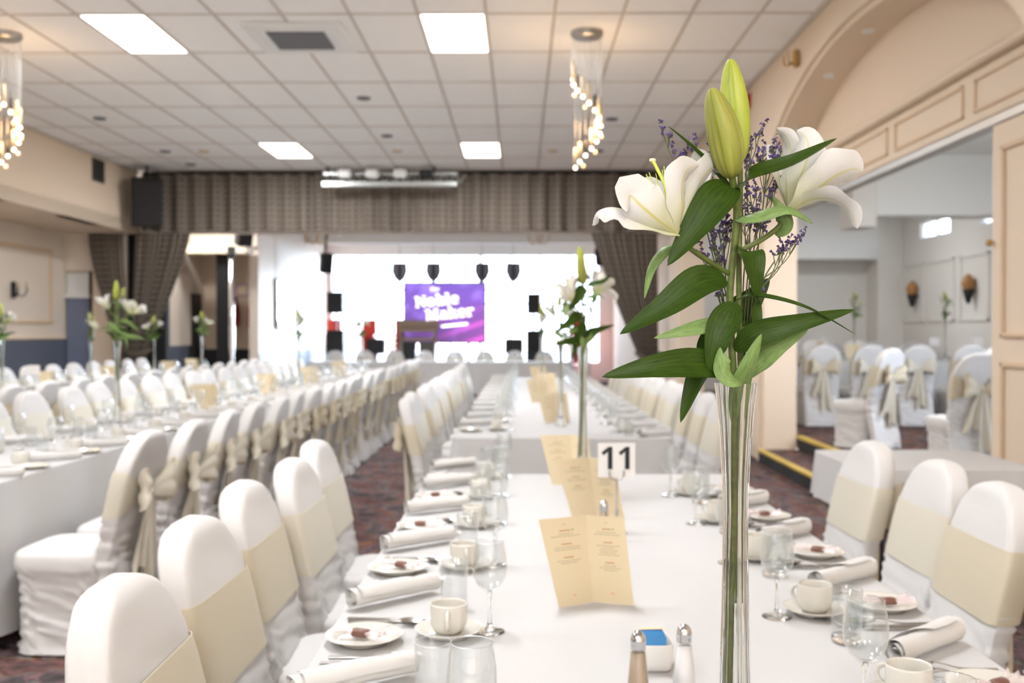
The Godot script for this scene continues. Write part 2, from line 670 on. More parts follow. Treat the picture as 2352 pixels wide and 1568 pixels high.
func arch_wall(st: SurfaceTool, mid: float, a: float, spring: float, rise: float, x0: float, x1: float, ytop: float, n := 40) -> void:
	# the wall above an elliptical arch, with its soffit
	var soffit := []
	for k in n + 1:
		var t := -cos(PI * k / n)
		var z := mid + a * t
		var y := arch_y(z, mid, a, spring, rise)
		soffit.append([z, y])
	for k in n:
		var p: Array = soffit[k]
		var q: Array = soffit[k + 1]
		var c := Vector3((x0 + x1) * 0.5, ytop, (p[0] + q[0]) * 0.5)
		face(st, [Vector3(x0, p[1], p[0]), Vector3(x0, q[1], q[0]), Vector3(x0, ytop, q[0]), Vector3(x0, ytop, p[0])], c)
		face(st, [Vector3(x1, p[1], p[0]), Vector3(x1, q[1], q[0]), Vector3(x1, ytop, q[0]), Vector3(x1, ytop, p[0])], c)
	var rows := [[], []]
	for k in n + 1:
		rows[0].append(Vector3(x0, soffit[k][1], soffit[k][0]))
		rows[1].append(Vector3(x1, soffit[k][1], soffit[k][0]))
	grid(st, rows, false, false, 1)

func build_shell() -> void:
	# floor of the hall: one carpet; thick slab
	struct("floor", span(-8.3, 2.95, -0.12, 0.0, 6.2, -28.3), M.carpet, "dark patterned carpet with plum, rust and grey swirls")
	# walls
	struct("wall_left", span(-6.9, -6.7, 3.1, CEIL + 0.1, 6.0, PRO), M.beige, "upper beige wall above the side aisle")
	var wl := struct_node("wall_aisle", "cream panelled wall of the side aisle with blue-grey dado")
	part(wl, "plaster", span(-8.2, -8.0, 1.28, 3.1, 6.0, PRO - 0.25), M.pale_wall)
	part(wl, "base_wall", span(-8.2, -8.0, 0.0, 1.28, 6.0, PRO - 0.25), M.dado)
	part(wl, "dado", span(-8.2, -7.985, 0.0, 1.26, 6.0, PRO - 0.02), M.dado)
	part(wl, "dado_rail", span(-8.2, -7.96, 1.26, 1.31, 6.0, PRO, 0.01), M.cream_trim)
	struct("ceiling_aisle", span(-8.2, -6.7, 3.1, 3.3, 6.0, PRO - 0.2), M.beige, "flat beige soffit over the side aisle")
	# square lamps added out of view in the soffit to brighten the aisle wall
	for z in [-12.2, -8.2, -4.2]:
		panel_lamp(-7.3, z, 3.1, 0.4, 0.4, 1.7)
		var al2 := thing("added_aisle_lamp", "added square fill lamp in the aisle soffit, " + ("first from the blue-grey door" if z < -12.0 else ("second from the blue-grey door" if z < -8.0 else "third from the blue-grey door")), "ceiling light", Vector3(-7.3, 3.1, z))
		part(al2, "frame", span(-0.21, 0.21, -0.01, 0.004, -0.21, 0.21, 0.004), M.white_plastic)
		part(al2, "diffuser", span(-0.18, 0.18, -0.0115, -0.008, -0.18, 0.18, 0.001), M.lamp_panel)
	for k in 5:
		var z0 := -16.9 + k * 3.2
		var pn := struct_node("trim_panel", "raised moulding frame on the cream aisle wall")
		for a in [[1.52, 1.58, z0, z0 + 2.5], [2.72, 2.78, z0, z0 + 2.5]]:
			part(pn, "rail", span(-8.0, -7.965, a[0], a[1], a[2], a[3], 0.01), M.moulding)
		for zz in [z0, z0 + 2.44]:
			part(pn, "stile", span(-8.0, -7.965, 1.52, 2.78, zz, zz + 0.06, 0.01), M.moulding)
	struct("wall_back", span(-8.2, 3.1, 0.0, CEIL + 0.1, 6.0, 6.2), M.white_paint, "white end wall behind the tables")
	# right wall with the big arch and a second, narrower arch further down the hall
	var st := new_st()
	box(st, Vector3(2.775, CEIL / 2, (6.0 - 5.05) / 2), Vector3(0.35, CEIL, 11.05))
	arch_wall(st, ARCH_MID, ARCH_A, ARCH_SPRING, ARCH_RISE, 2.6, 2.95, CEIL)
	box(st, Vector3(2.775, CEIL / 2, -11.525), Vector3(0.35, CEIL, 1.75))
	arch_wall(st, -14.2, 1.8, ARCH_SPRING, 0.95, 2.6, 2.95, CEIL)
	box(st, Vector3(2.775, CEIL / 2, -16.7), Vector3(0.35, CEIL, 1.4))
	struct("wall_right", finish(st), M.beige, "beige wall with wide elliptical arches into the side room")
	# moulded band round each arch
	for a in [[ARCH_MID, ARCH_A, ARCH_RISE], [-14.2, 1.8, 0.95]]:
		st = new_st()
		var rows := [[], [], [], []]
		for k in 49:
			var t := -cos(PI * k / 48.0)
			var z: float = a[0] + a[1] * t
			var y := arch_y(z, a[0], a[1], ARCH_SPRING, a[2])
			var n := Vector2(t / a[1], (y - ARCH_SPRING) / (a[2] * a[2])).normalized()
			for r in [[0, 0.05, 2.6], [1, 0.05, 2.565], [2, 0.15, 2.565], [3, 0.15, 2.6]]:
				rows[r[0]].append(Vector3(r[2], y + n.y * r[1], z + n.x * r[1]))
		for r in 3:
			grid(st, [rows[r], rows[r + 1]], true, false, r + 1)
		for s in [-1.0, 1.0]:
			box(st, Vector3(2.583, ARCH_SPRING / 2, a[0] + s * (a[1] + 0.1)), Vector3(0.035, ARCH_SPRING, 0.1))
		struct("trim_arch", finish(st), M.cream_trim, "raised cream band round the " + ("wide" if a[1] > 2.0 else "narrow") + " arch")
	# recessed downlights in the arch soffit
	for z in [-9.95, -9.0, -8.0, -7.0]:
		var y := arch_y(z)
		solo("arch_downlight", lathe_mesh([Vector2(0.001, -0.012), Vector2(0.045, -0.012), Vector2(0.055, 0.0), Vector2(0.055, 0.01)], 16), M.white_plastic, "white downlight in the wide arch's underside, %s from the narrow arch" % ORD[int(round((z + 9.95) / 0.98))], "downlight", Vector3(2.78, y - 0.002, z), 0.0, "downlights in the arch")
	# plaster wall and panelled header that fill the top of the wide arch
	st = new_st()
	for k in 40:
		var za := ARCH_MID + ARCH_A * -cos(PI * k / 40.0)
		var zb := ARCH_MID + ARCH_A * -cos(PI * (k + 1) / 40.0)
		var ya := maxf(arch_y(za) + 0.03, 3.1)
		var yb := maxf(arch_y(zb) + 0.03, 3.1)
		for x in [2.935, 3.02]:
			face(st, [Vector3(x, 3.05, za), Vector3(x, 3.05, zb), Vector3(x, yb, zb), Vector3(x, ya, za)], Vector3(3.0, 3.3, (za + zb) / 2))
	struct("wall_tympanum", finish(st), M.beige, "plain beige plaster filling the head of the wide arch")
	var hd := struct_node("trim_header", "cream panelled header above the folding doors")
	part(hd, "beam", span(2.93, 3.05, 2.74, 3.08, -5.05, -10.65, 0.005), M.cream_trim)
	part(hd, "cornice", span(2.86, 3.05, 3.08, 3.14, -5.05, -10.65, 0.015), M.cream_trim)
	part(hd, "door_track", span(2.94, 3.04, 2.68, 2.74, -5.05, -10.65, 0.005), M.brushed)
	for k in 4:
		var z := -5.25 - k * 1.36
		for y in [2.80, 3.0]:
			part(hd, "rail", span(2.915, 2.94, y, y + 0.022, z, z - 1.2, 0.004), M.moulding)
		for zz in [z, z - 1.178]:
			part(hd, "stile", span(2.915, 2.94, 2.80, 3.022, zz, zz - 0.022, 0.004), M.moulding)
	# the one folding leaf that stays closed, with raised panels
	var lf := struct_node("door_1", "closed cream leaf of the folding doors beside the opening")
	part(lf, "leaf", span(2.95, 3.0, 0.28, 2.68, -5.05, -6.26, 0.006), M.cream_trim)
	for a in [[0.42, 1.18], [1.36, 2.5]]:
		for y in [a[0], a[1]]:
			part(lf, "rail", span(2.928, 2.955, y, y + 0.03, -5.2, -6.11, 0.006), M.moulding)
		for z in [-5.2, -6.08]:
			part(lf, "stile", span(2.928, 2.955, a[0], a[1] + 0.03, z, z - 0.03, 0.006), M.moulding)
	var hs := new_st()
	lathe(hs, [Vector2(0.001, -0.02), Vector2(0.018, -0.015), Vector2(0.018, 0.015), Vector2(0.001, 0.02)], 12, Vector3(2.925, 1.95, -6.24))
	part(lf, "latch", finish(hs), M.brass)
	# steps up to the side room, with yellow nosings
	var sp := struct_node("floor_steps", "two carpeted steps with yellow nosings under the wide arch")
	part(sp, "step", span(2.56, 2.98, 0.0, 0.135, -5.05, -10.65), M.carpet)
	part(sp, "riser", span(2.545, 2.56, 0.0, 0.11, -5.05, -10.65), M.step_riser)
	part(sp, "nosing", span(2.535, 2.60, 0.11, 0.142, -5.05, -10.65, 0.008), M.nosing)
	part(sp, "riser", span(2.965, 2.98, 0.135, 0.25, -5.05, -10.65), M.step_riser)
	part(sp, "nosing", span(2.955, 3.02, 0.25, 0.286, -5.05, -10.65, 0.008), M.nosing)
	var al := thing("alarm_sounder", "red fire alarm sounder high on the arched wall", "alarm", Vector3(2.54, 4.0, -11.35))
	part(al, "housing", box_mesh(Vector3(0.12, 0.16, 0.16), 0.03), M.red)
	part(al, "backplate", box_mesh(Vector3(0.012, 0.18, 0.18), 0.004, Vector3(0.055, 0, 0)), M.red)
	var sc := thing("wall_sconce", "small brass wall bracket above the wide arch", "sconce", Vector3(2.56, 3.93, -9.3))
	part(sc, "plate", box_mesh(Vector3(0.05, 0.16, 0.06), 0.015), M.brass)
	for dz in [-0.07, 0.07]:
		var s2 := new_st()
		tube(s2, smooth_path([Vector3(-0.02, -0.03, 0), Vector3(-0.07, -0.06, dz * 0.6), Vector3(-0.09, -0.02, dz), Vector3(-0.09, 0.05, dz)], 10), [0.008], 6)
		part(sc, "arm", finish(s2), M.brass)
	# vent high on the left wall
	var vt := thing("wall_vent", "dark louvred vent high on the beige wall", "vent", Vector3(-6.69, 3.94, -15.75))
	part(vt, "frame", box_mesh(Vector3(0.03, 0.36, 0.42), 0.008), M.vent)
	for k in 6:
		part(vt, "louvre", box_mesh(Vector3(0.02, 0.035, 0.36), 0.0, Vector3(0.02, -0.13 + k * 0.052, 0)), M.step_riser)
	# sconces on the aisle wall
	for z in [-15.6, -9.2]:
		var w := thing("aisle_sconce", "twin-arm iron wall light on the cream aisle wall, " + ("by the blue-grey door" if z < -12.0 else "away from the door"), "sconce", Vector3(-7.97, 2.05, z), 0.0, "aisle wall lights")
		part(w, "plate", box_mesh(Vector3(0.05, 0.26, 0.1), 0.02), M.black)
		for dz in [-0.14, 0.14]:
			var s3 := new_st()
			tube(s3, smooth_path([Vector3(0.02, -0.05, 0), Vector3(0.1, -0.1, dz * 0.6), Vector3(0.14, -0.02, dz), Vector3(0.14, 0.04, dz)], 10), [0.011], 6)
			part(w, "arm", finish(s3), M.black)
			var s4 := new_st()
			lathe(s4, [Vector2(0.001, 0.03), Vector2(0.02, 0.03), Vector2(0.02, 0.13), Vector2(0.001, 0.14)], 10, Vector3(0.14, 0, dz))
			part(w, "candle", finish(s4), M.cream_plastic)

func build_ceiling_fittings() -> void:
	# suspended ceiling: slab, grid of bars, and 0.6 x 1.2 m tiles set a little above the bars
	var c := struct_node("ceiling", "suspended ceiling of off-white tiles in a narrow grid")
	part(c, "slab", span(-6.9, 2.95, CEIL + 0.04, CEIL + 0.25, 6.2, PRO - 0.3), M.ceiling_tile)
	var cols := []
	var x := -6.3
	cols.append([-6.7, -6.3])
	while x < 2.05:
		cols.append([x, x + 0.6])
		x += 0.6
	cols.append([2.1, 2.6])
	var tile := span(-0.288, 0.288, 0.004, 0.03, -0.588, 0.588, 0.003)
	var lit := {}
	for r in [3.25, -2.75, -8.75, -14.75]:
		for px in [-3.6, -0.6]:
			lit["%.1f/%.1f" % [px, r - 0.6]] = true
	var zr := -4.0 + 0.05
	for row in 12:
		var z := -3.95 - row * 1.2 - 0.6
		for q in cols:
			var w: float = q[1] - q[0]
			var mx: float = (q[0] + q[1]) / 2
			if lit.has("%.1f/%.1f" % [mx, z]):
				continue
			if z - 0.6 < PRO - 0.05:
				continue
			var t := part(c, "tile", tile, M.ceiling_tile)
			t.position = Vector3(mx, CEIL, z)
			t.scale = Vector3(w / 0.6, 1, 1)
	# nearer rows, overhead and behind: one plain panel with the lamp cells left free
	part(c, "near_panel", span(-6.7, 2.6, CEIL + 0.004, CEIL + 0.03, 6.0, -3.95), M.ceiling_tile)
	for k in cols.size() - 1:
		part(c, "bar", span(cols[k][1] - 0.012, cols[k][1] + 0.012, CEIL - 0.004, CEIL + 0.01, 6.0, PRO), M.ceiling_bar)
	for row in 20:
		var z := 6.0 - 0.35 - row * 1.2
		if z > PRO:
			part(c, "cross_bar", span(-6.7, 2.6, CEIL - 0.004, CEIL + 0.01, z - 0.012, z + 0.012), M.ceiling_bar)
	part(c, "wall_angle", span(-6.7, -6.66, CEIL - 0.03, CEIL + 0.01, 6.0, PRO), M.ceiling_bar)
	part(c, "wall_angle", span(2.56, 2.6, CEIL - 0.03, CEIL + 0.01, 6.0, PRO), M.ceiling_bar)
	# lamp panels
	var names := {-0.6: "over the long table", -3.6: "over the side tables"}
	for r in [3.25, -2.75, -8.75, -14.75]:
		for px in [-3.6, -0.6]:
			var far := "by the stage curtain" if r < -14 else ("level with the wide arch" if r < -8 else ("above table eleven" if r < 0 else "at the end wall"))
			var p := thing("ceiling_light_panel", "glowing white ceiling light panel %s, %s" % [far, names[px]], "ceiling light", Vector3(px, CEIL, r - 0.6))
			part(p, "frame", span(-0.3, 0.3, -0.002, 0.014, -0.6, 0.6, 0.004), M.white_plastic)
			part(p, "diffuser", span(-0.275, 0.275, -0.008, 0.0, -0.575, 0.575, 0.003), M.lamp_panel)
	# air-conditioning cassette between the lamp columns
	var ac := thing("ceiling_air_conditioner", "white square ceiling air conditioner with a grey intake grille", "air conditioner", Vector3(-2.07, CEIL, -9.42))
	part(ac, "housing", span(-0.46, 0.46, -0.035, 0.01, -0.46, 0.46, 0.012), M.white_plastic)
	part(ac, "grille", span(-0.27, 0.27, -0.05, -0.03, -0.27, 0.27, 0.006), M.grille)
	for a in [[-0.4, -0.34, -0.3, 0.3], [0.34, 0.4, -0.3, 0.3], [-0.3, 0.3, -0.4, -0.34], [-0.3, 0.3, 0.34, 0.4]]:
		part(ac, "louvre", span(a[0], a[1], -0.044, -0.03, a[2], a[3], 0.004), M.white_plastic)
	# small round fittings
	var dl := lathe_mesh([Vector2(0.001, -0.02), Vector2(0.07, -0.016), Vector2(0.085, -0.006), Vector2(0.085, 0.004)], 20)
	for a in [[-5.5, -13.0, "grille"], [-5.5, -15.4, "grille"], [-5.5, -16.6, "grille"], [-1.87, -11.9, "grille"], [-1.9, -14.2, "grille"], [1.2, -13.1, "grille"], [1.2, -15.4, "grille"], [-1.9, -15.4, "cream_plastic"], [-4.9, -15.4, "cream_plastic"], [0.5, -15.4, "cream_plastic"]]:
		var grey: bool = a[2] == "grille"
		var near: String = "over the dado table" if a[0] < -5.0 else ("in line with the air conditioner" if a[0] < -1.5 and a[0] > -3.0 else ("beside the chandelier by the arch" if a[0] > 0.4 else "over the side tables"))
		var row: String = " by the pelmet" if a[1] < -16.0 else (" level with the far lamps" if a[1] < -15.0 else (" just before the far lamps" if a[1] < -13.5 else " between the lamp rows"))
		solo("ceiling_downlight" if grey else "smoke_detector", dl, M[a[2]], ("round grey ceiling fitting " if grey else "cream round ceiling detector ") + near + row, "downlight" if grey else "detector", Vector3(a[0], CEIL, a[1]), 0.0, "grey ceiling fittings" if grey else "ceiling detectors")
	chandelier(Vector3(0.62, CEIL, -9.3), 0.1, "spiral chandelier hung over the long table near the arch")
	chandelier(Vector3(-4.82, CEIL, -9.3), -0.2, "spiral chandelier hung over the side tables by the beige wall")

func chandelier(at: Vector3, phase: float, label: String) -> void:
	var t := thing("chandelier", label, "chandelier", at)
	part(t, "canopy", lathe_mesh([Vector2(0.001, -0.06), Vector2(0.12, -0.058), Vector2(0.15, -0.035), Vector2(0.15, 0.0)], 28), M.brushed)
	var holder := lathe_mesh([Vector2(0.001, 0.0), Vector2(0.017, 0.0), Vector2(0.017, 0.10), Vector2(0.012, 0.115), Vector2(0.001, 0.12)], 12)
	var candle := lathe_mesh([Vector2(0.001, 0.0), Vector2(0.016, 0.0), Vector2(0.016, 0.16), Vector2(0.001, 0.165)], 12)
	var bulb := lathe_mesh([Vector2(0.001, -0.017), Vector2(0.011, -0.012), Vector2(0.016, 0.0), Vector2(0.011, 0.012), Vector2(0.001, 0.017)], 12)
	for k in 14:
		var a := phase + PI - k * 0.44
		var p := Vector3(cos(a) * 0.13, -0.44 - k * 0.062, sin(a) * 0.13)
		var st := new_st()
		tube(st, [Vector3(p.x, -0.05, p.z), p + Vector3(0, 0.2, 0)], [0.0022], 5)
		part(t, "cord", finish(st), M.brushed)
		var pale := k % 3 != 2
		var h := part(t, "candle_tube" if pale else "lamp_holder", candle if pale else holder, M.cream_plastic if pale else M.vent)
		h.position = p + Vector3(0, 0.025, 0)
		var b := part(t, "bulb", bulb, M.lamp_bulb_white)
		b.position = p
		if k % 2 == 0:
			var b2 := part(t, "bulb", bulb, M.lamp_bulb_gold)
			b2.position = p + Vector3(-p.z * 0.3, -0.035, p.x * 0.3)
	var l := OmniLight3D.new()
	l.name = "chandelier_light"
	l.position = at + Vector3(0, -0.85, 0)
	l.light_color = Color(1.0, 0.82, 0.6)
	l.light_energy = 0.22
	l.light_size = 0.1
	l.omni_range = 30.0
	l.omni_attenuation = 2.0
	l.shadow_enabled = true
	add_child(l, true)

# ------------------------------------------------------------------ proscenium
func pleated(st: SurfaceTool, path_top: Callable, y0: float, y1: float, length: float, pleats: float, depth: float, sd: float, rows := 12) -> void:
	# hanging cloth: path_top.call(s, t) gives (x, z) of the flat cloth at s along and t down; pleats ripple it in z
	var n := int(pleats * 8.0)
	var pts := []
	var back := []
	for j in rows + 1:
		var t := float(j) / rows
		var row := []
		var rb := []
		for i in n + 1:
			var s := float(i) / n
			var f: Vector3 = path_top.call(s, t)
			var w := sin(s * pleats * TAU + sd + 0.8 * sin(s * 17.0 + sd)) * (0.75 + 0.35 * sin(s * 41.0 + sd * 2.0))
			f.z += depth * w
			row.append(f)
			rb.append(f - Vector3(0, 0, 0.006))
		pts.append(row)
		back.append(rb)
	var uvlen := length
	for set in [pts, back]:
		for j in rows:
			for i in n:
				var q := [[j, i], [j, i + 1], [j + 1, i + 1], [j + 1, i]]
				for k in [0, 1, 2, 0, 2, 3]:
					st.set_smooth_group(0 if set == pts else 1)
					st.set_uv(Vector2(float(q[k][1]) / n * uvlen, lerpf(y1, y0, float(q[k][0]) / rows)))
					st.add_vertex(set[q[k][0]][q[k][1]])

func build_proscenium() -> void:
	struct("wall_proscenium", span(-7.2, 2.95, 3.12, CEIL + 0.1, PRO - 0.12, PRO - 0.3), M.pale_wall, "wall above the stage opening behind the grey pelmet")
	struct("wall_stage_side", span(-7.2, -6.25, 0.0, 3.12, PRO - 0.12, PRO - 0.3), M.black_drape, "black return beside the stage opening")
	var wb := struct_node("wall_aisle_end", "end wall of the side aisle with a dark blue door")
	part(wb, "plaster", span(-8.2, -6.9, 2.45, 3.1, PRO, PRO - 0.15), M.pale_wall)
	part(wb, "plaster", span(-7.5, -6.9, 0.0, 2.45, PRO, PRO - 0.15), M.beige)
	part(wb, "backing", span(-8.3, -6.9, 0.0, 3.1, PRO - 0.15, PRO - 0.25), M.beige)
	var d := struct_node("door_2", "blue-grey boarded door at the end of the side aisle")
	part(d, "leaf", span(-7.98, -7.56, 0.0, 1.98, PRO - 0.05, PRO - 0.09), M.blue_door)
	part(d, "transom_pane", span(-7.98, -7.56, 2.04, 2.42, PRO - 0.06, PRO - 0.07), M.soft_white)
	part(d, "frame", span(-7.56, -7.5, 0.0, 2.45, PRO + 0.01, PRO - 0.14, 0.006), M.black)
	part(d, "head", span(-8.0, -7.5, 1.98, 2.04, PRO + 0.01, PRO - 0.1, 0.006), M.soft_white)
	for k in 6:
		part(d, "board", span(-7.97 + k * 0.068, -7.912 + k * 0.068, 0.03, 1.95, PRO - 0.035, PRO - 0.05, 0.004), M.blue_door)
	# grey pelmet across the opening
	var st := new_st()
	pleated(st, func(s: float, t: float) -> Vector3: return Vector3(lerpf(-6.55, 2.45, s), lerpf(4.13, 3.13 + 0.012 * sin(s * 60.0), t), PRO + 0.14), 3.13, 4.13, 9.0, 30.0, 0.075, 0.3, 6)
	var pm := thing("stage_pelmet", "long pleated taupe pelmet with dark motifs across the stage opening", "curtain", Vector3.ZERO)
	part(pm, "valance", finish(st), M.curtain)
	part(pm, "heading_rail", span(-6.55, 2.45, 4.11, 4.165, PRO + 0.08, PRO + 0.16, 0.01), M.step_riser)
	# tied-back curtains
	var cl := thing("stage_curtain", "taupe stage curtain tied back beside the aisle door", "curtain", Vector3.ZERO)
	st = new_st()
	pleated(st, func(s: float, t: float) -> Vector3:
		var k := smoothstep(0.0, 0.72, t)
		var x0 := lerpf(-7.5, -7.05, k)
		var x1 := lerpf(-6.9, -6.82, k)
		return Vector3(lerpf(x0, x1, s), lerpf(3.11, 0.02, t), PRO + 0.14), 0.0, 3.1, 0.8, 7.0, 0.035, 1.1, 16)
	part(cl, "narrow_drop", finish(st), M.curtain)
	st = new_st()
	pleated(st, func(s: float, t: float) -> Vector3:
		var k := pow(clampf(t / 0.68, 0.0, 1.0), 1.25)
		var bell := 0.12 * smoothstep(0.68, 1.0, t)
		var x0 := lerpf(-6.68, -6.8, k)
		var x1 := lerpf(-5.72, -6.5, k) + bell
		return Vector3(lerpf(x0, x1, s), lerpf(3.10, 0.02, t), PRO + 0.14), 0.0, 3.1, 1.4, 11.0, 0.04, 2.2, 20)
	part(cl, "wide_drop", finish(st), M.curtain)
	st = new_st()
	tube(st, smooth_path([Vector3(-6.84, 1.08, PRO + 0.06), Vector3(-6.8, 1.02, PRO + 0.24), Vector3(-6.65, 0.98, PRO + 0.27), Vector3(-6.5, 1.02, PRO + 0.22), Vector3(-6.47, 1.08, PRO + 0.06)], 14), [0.035], 8)
	part(cl, "tie_back", finish(st), M.curtain)
	var bd := thing("black_leg_drape", "narrow black drape hanging between the grey stage curtains", "curtain", Vector3.ZERO)
	st = new_st()
	pleated(st, func(s: float, t: float) -> Vector3: return Vector3(lerpf(-6.95, -6.55, s), lerpf(3.1, 0.02, t), PRO - 0.06), 0.0, 3.1, 0.5, 4.0, 0.02, 0.6, 4)
	part(bd, "cloth", finish(st), M.black_drape)
	var cr := thing("stage_curtain", "taupe stage curtain tied back beside the narrow arch", "curtain", Vector3.ZERO)
	st = new_st()
	pleated(st, func(s: float, t: float) -> Vector3:
		var k := pow(clampf(t / 0.72, 0.0, 1.0), 1.15)
		var x0 := lerpf(1.24, 2.08, k)
		var x1 := lerpf(2.38, 2.40, k)
		return Vector3(lerpf(x0, x1, s), lerpf(3.10, 0.02, t), PRO + 0.14), 0.0, 3.1, 1.5, 12.0, 0.04, 3.2, 20)
	part(cr, "drop", finish(st), M.curtain)
	st = new_st()
	tube(st, smooth_path([Vector3(2.02, 1.02, PRO + 0.06), Vector3(2.1, 0.95, PRO + 0.25), Vector3(2.25, 0.92, PRO + 0.27), Vector3(2.40, 0.95, PRO + 0.22), Vector3(2.44, 1.02, PRO + 0.06)], 14), [0.035], 8)
	part(cr, "tie_back", finish(st), M.curtain)
	# lighting bar in front of the pelmet
	var tr := thing("lighting_bar", "grey metal lighting bar with lamps in front of the pelmet", "lighting bar", Vector3(-2.2, 3.97, PRO + 0.6))
	part(tr, "rail", span(-1.14, 1.14, 0.06, 0.12, -0.08, -0.03, 0.01), M.alloy)
	part(tr, "rail", span(-1.14, 1.14, -0.14, -0.05, 0.0, 0.06, 0.01), M.alloy)
	for k in 13:
		st = new_st()
		var xx := -1.1 + k * 0.183
		tube(st, [Vector3(xx, 0.08, -0.05), Vector3(xx + 0.09, -0.08, 0.03)], [0.012], 6)
		tube(st, [Vector3(xx + 0.09, -0.08, 0.03), Vector3(xx + 0.183, 0.08, -0.05)], [0.012], 6)
		part(tr, "brace", finish(st), M.alloy)
	for xx in [-0.75, -0.29, 0.18, 0.62]:
		part(tr, "lamp_can", span(xx - 0.11, xx + 0.11, 0.0, 0.14, -0.02, 0.14, 0.03), M.white_plastic if xx < 0.5 else M.black)
	for xx in [-1.05, 0.75]:
		part(tr, "hanger", span(xx - 0.015, xx + 0.015, 0.1, CEIL - 3.97, -0.06, -0.03), M.black)
	# big black loudspeaker hung at the corner
	speaker(Vector3(-6.3, 3.58, PRO + 0.62), Vector3(0.5, 0.78, 0.42), 0.35, 0.25, "large black loudspeaker hung at the pelmet corner")

func speaker(at: Vector3, s: Vector3, yaw: float, tilt: float, label: String, hung := true) -> void:
	var t := thing("hanging_loudspeaker" if hung else "loudspeaker", label, "loudspeaker", at)
	t.rotation = Vector3(tilt, yaw, 0)
	part(t, "cabinet", box_mesh(s, 0.02), M.black)
	part(t, "grille", box_mesh(Vector3(s.x * 0.9, s.y * 0.92, 0.02), 0.008, Vector3(0, 0, s.z / 2)), M.speaker_cloth)
	if hung:
		part(t, "mounting_bracket", box_mesh(Vector3(0.06, 0.05, 0.3), 0.005, Vector3(0, 0.0, -s.z / 2 - 0.1)), M.black)
		part(t, "mounting_arm", box_mesh(Vector3(0.05, CEIL - at.y, 0.05), 0.005, Vector3(0, (CEIL - at.y) / 2 - 0.02, -s.z / 2 - 0.03)), M.black)

# ------------------------------------------------------------------ stage room with its window wall
func build_flash_head() -> void:
	var t := thing("studio_flash", "photographer's flash head on a light stand behind the camera", "flash", Vector3(0.9, 0.0, 1.9))
	var st := new_st()
	tube(st, [Vector3(0, 0.0, 0), Vector3(0, 2.0, 0)], [0.012], 8)
	for k in 3:
		var a := TAU * k / 3
		tube(st, [Vector3(0, 0.5, 0), Vector3(cos(a) * 0.4, 0.01, sin(a) * 0.4)], [0.009], 6)
	part(t, "stand", finish(st), M.black)
	part(t, "head", span(-0.06, 0.06, 1.98, 2.12, -0.06, 0.06, 0.02), M.black)

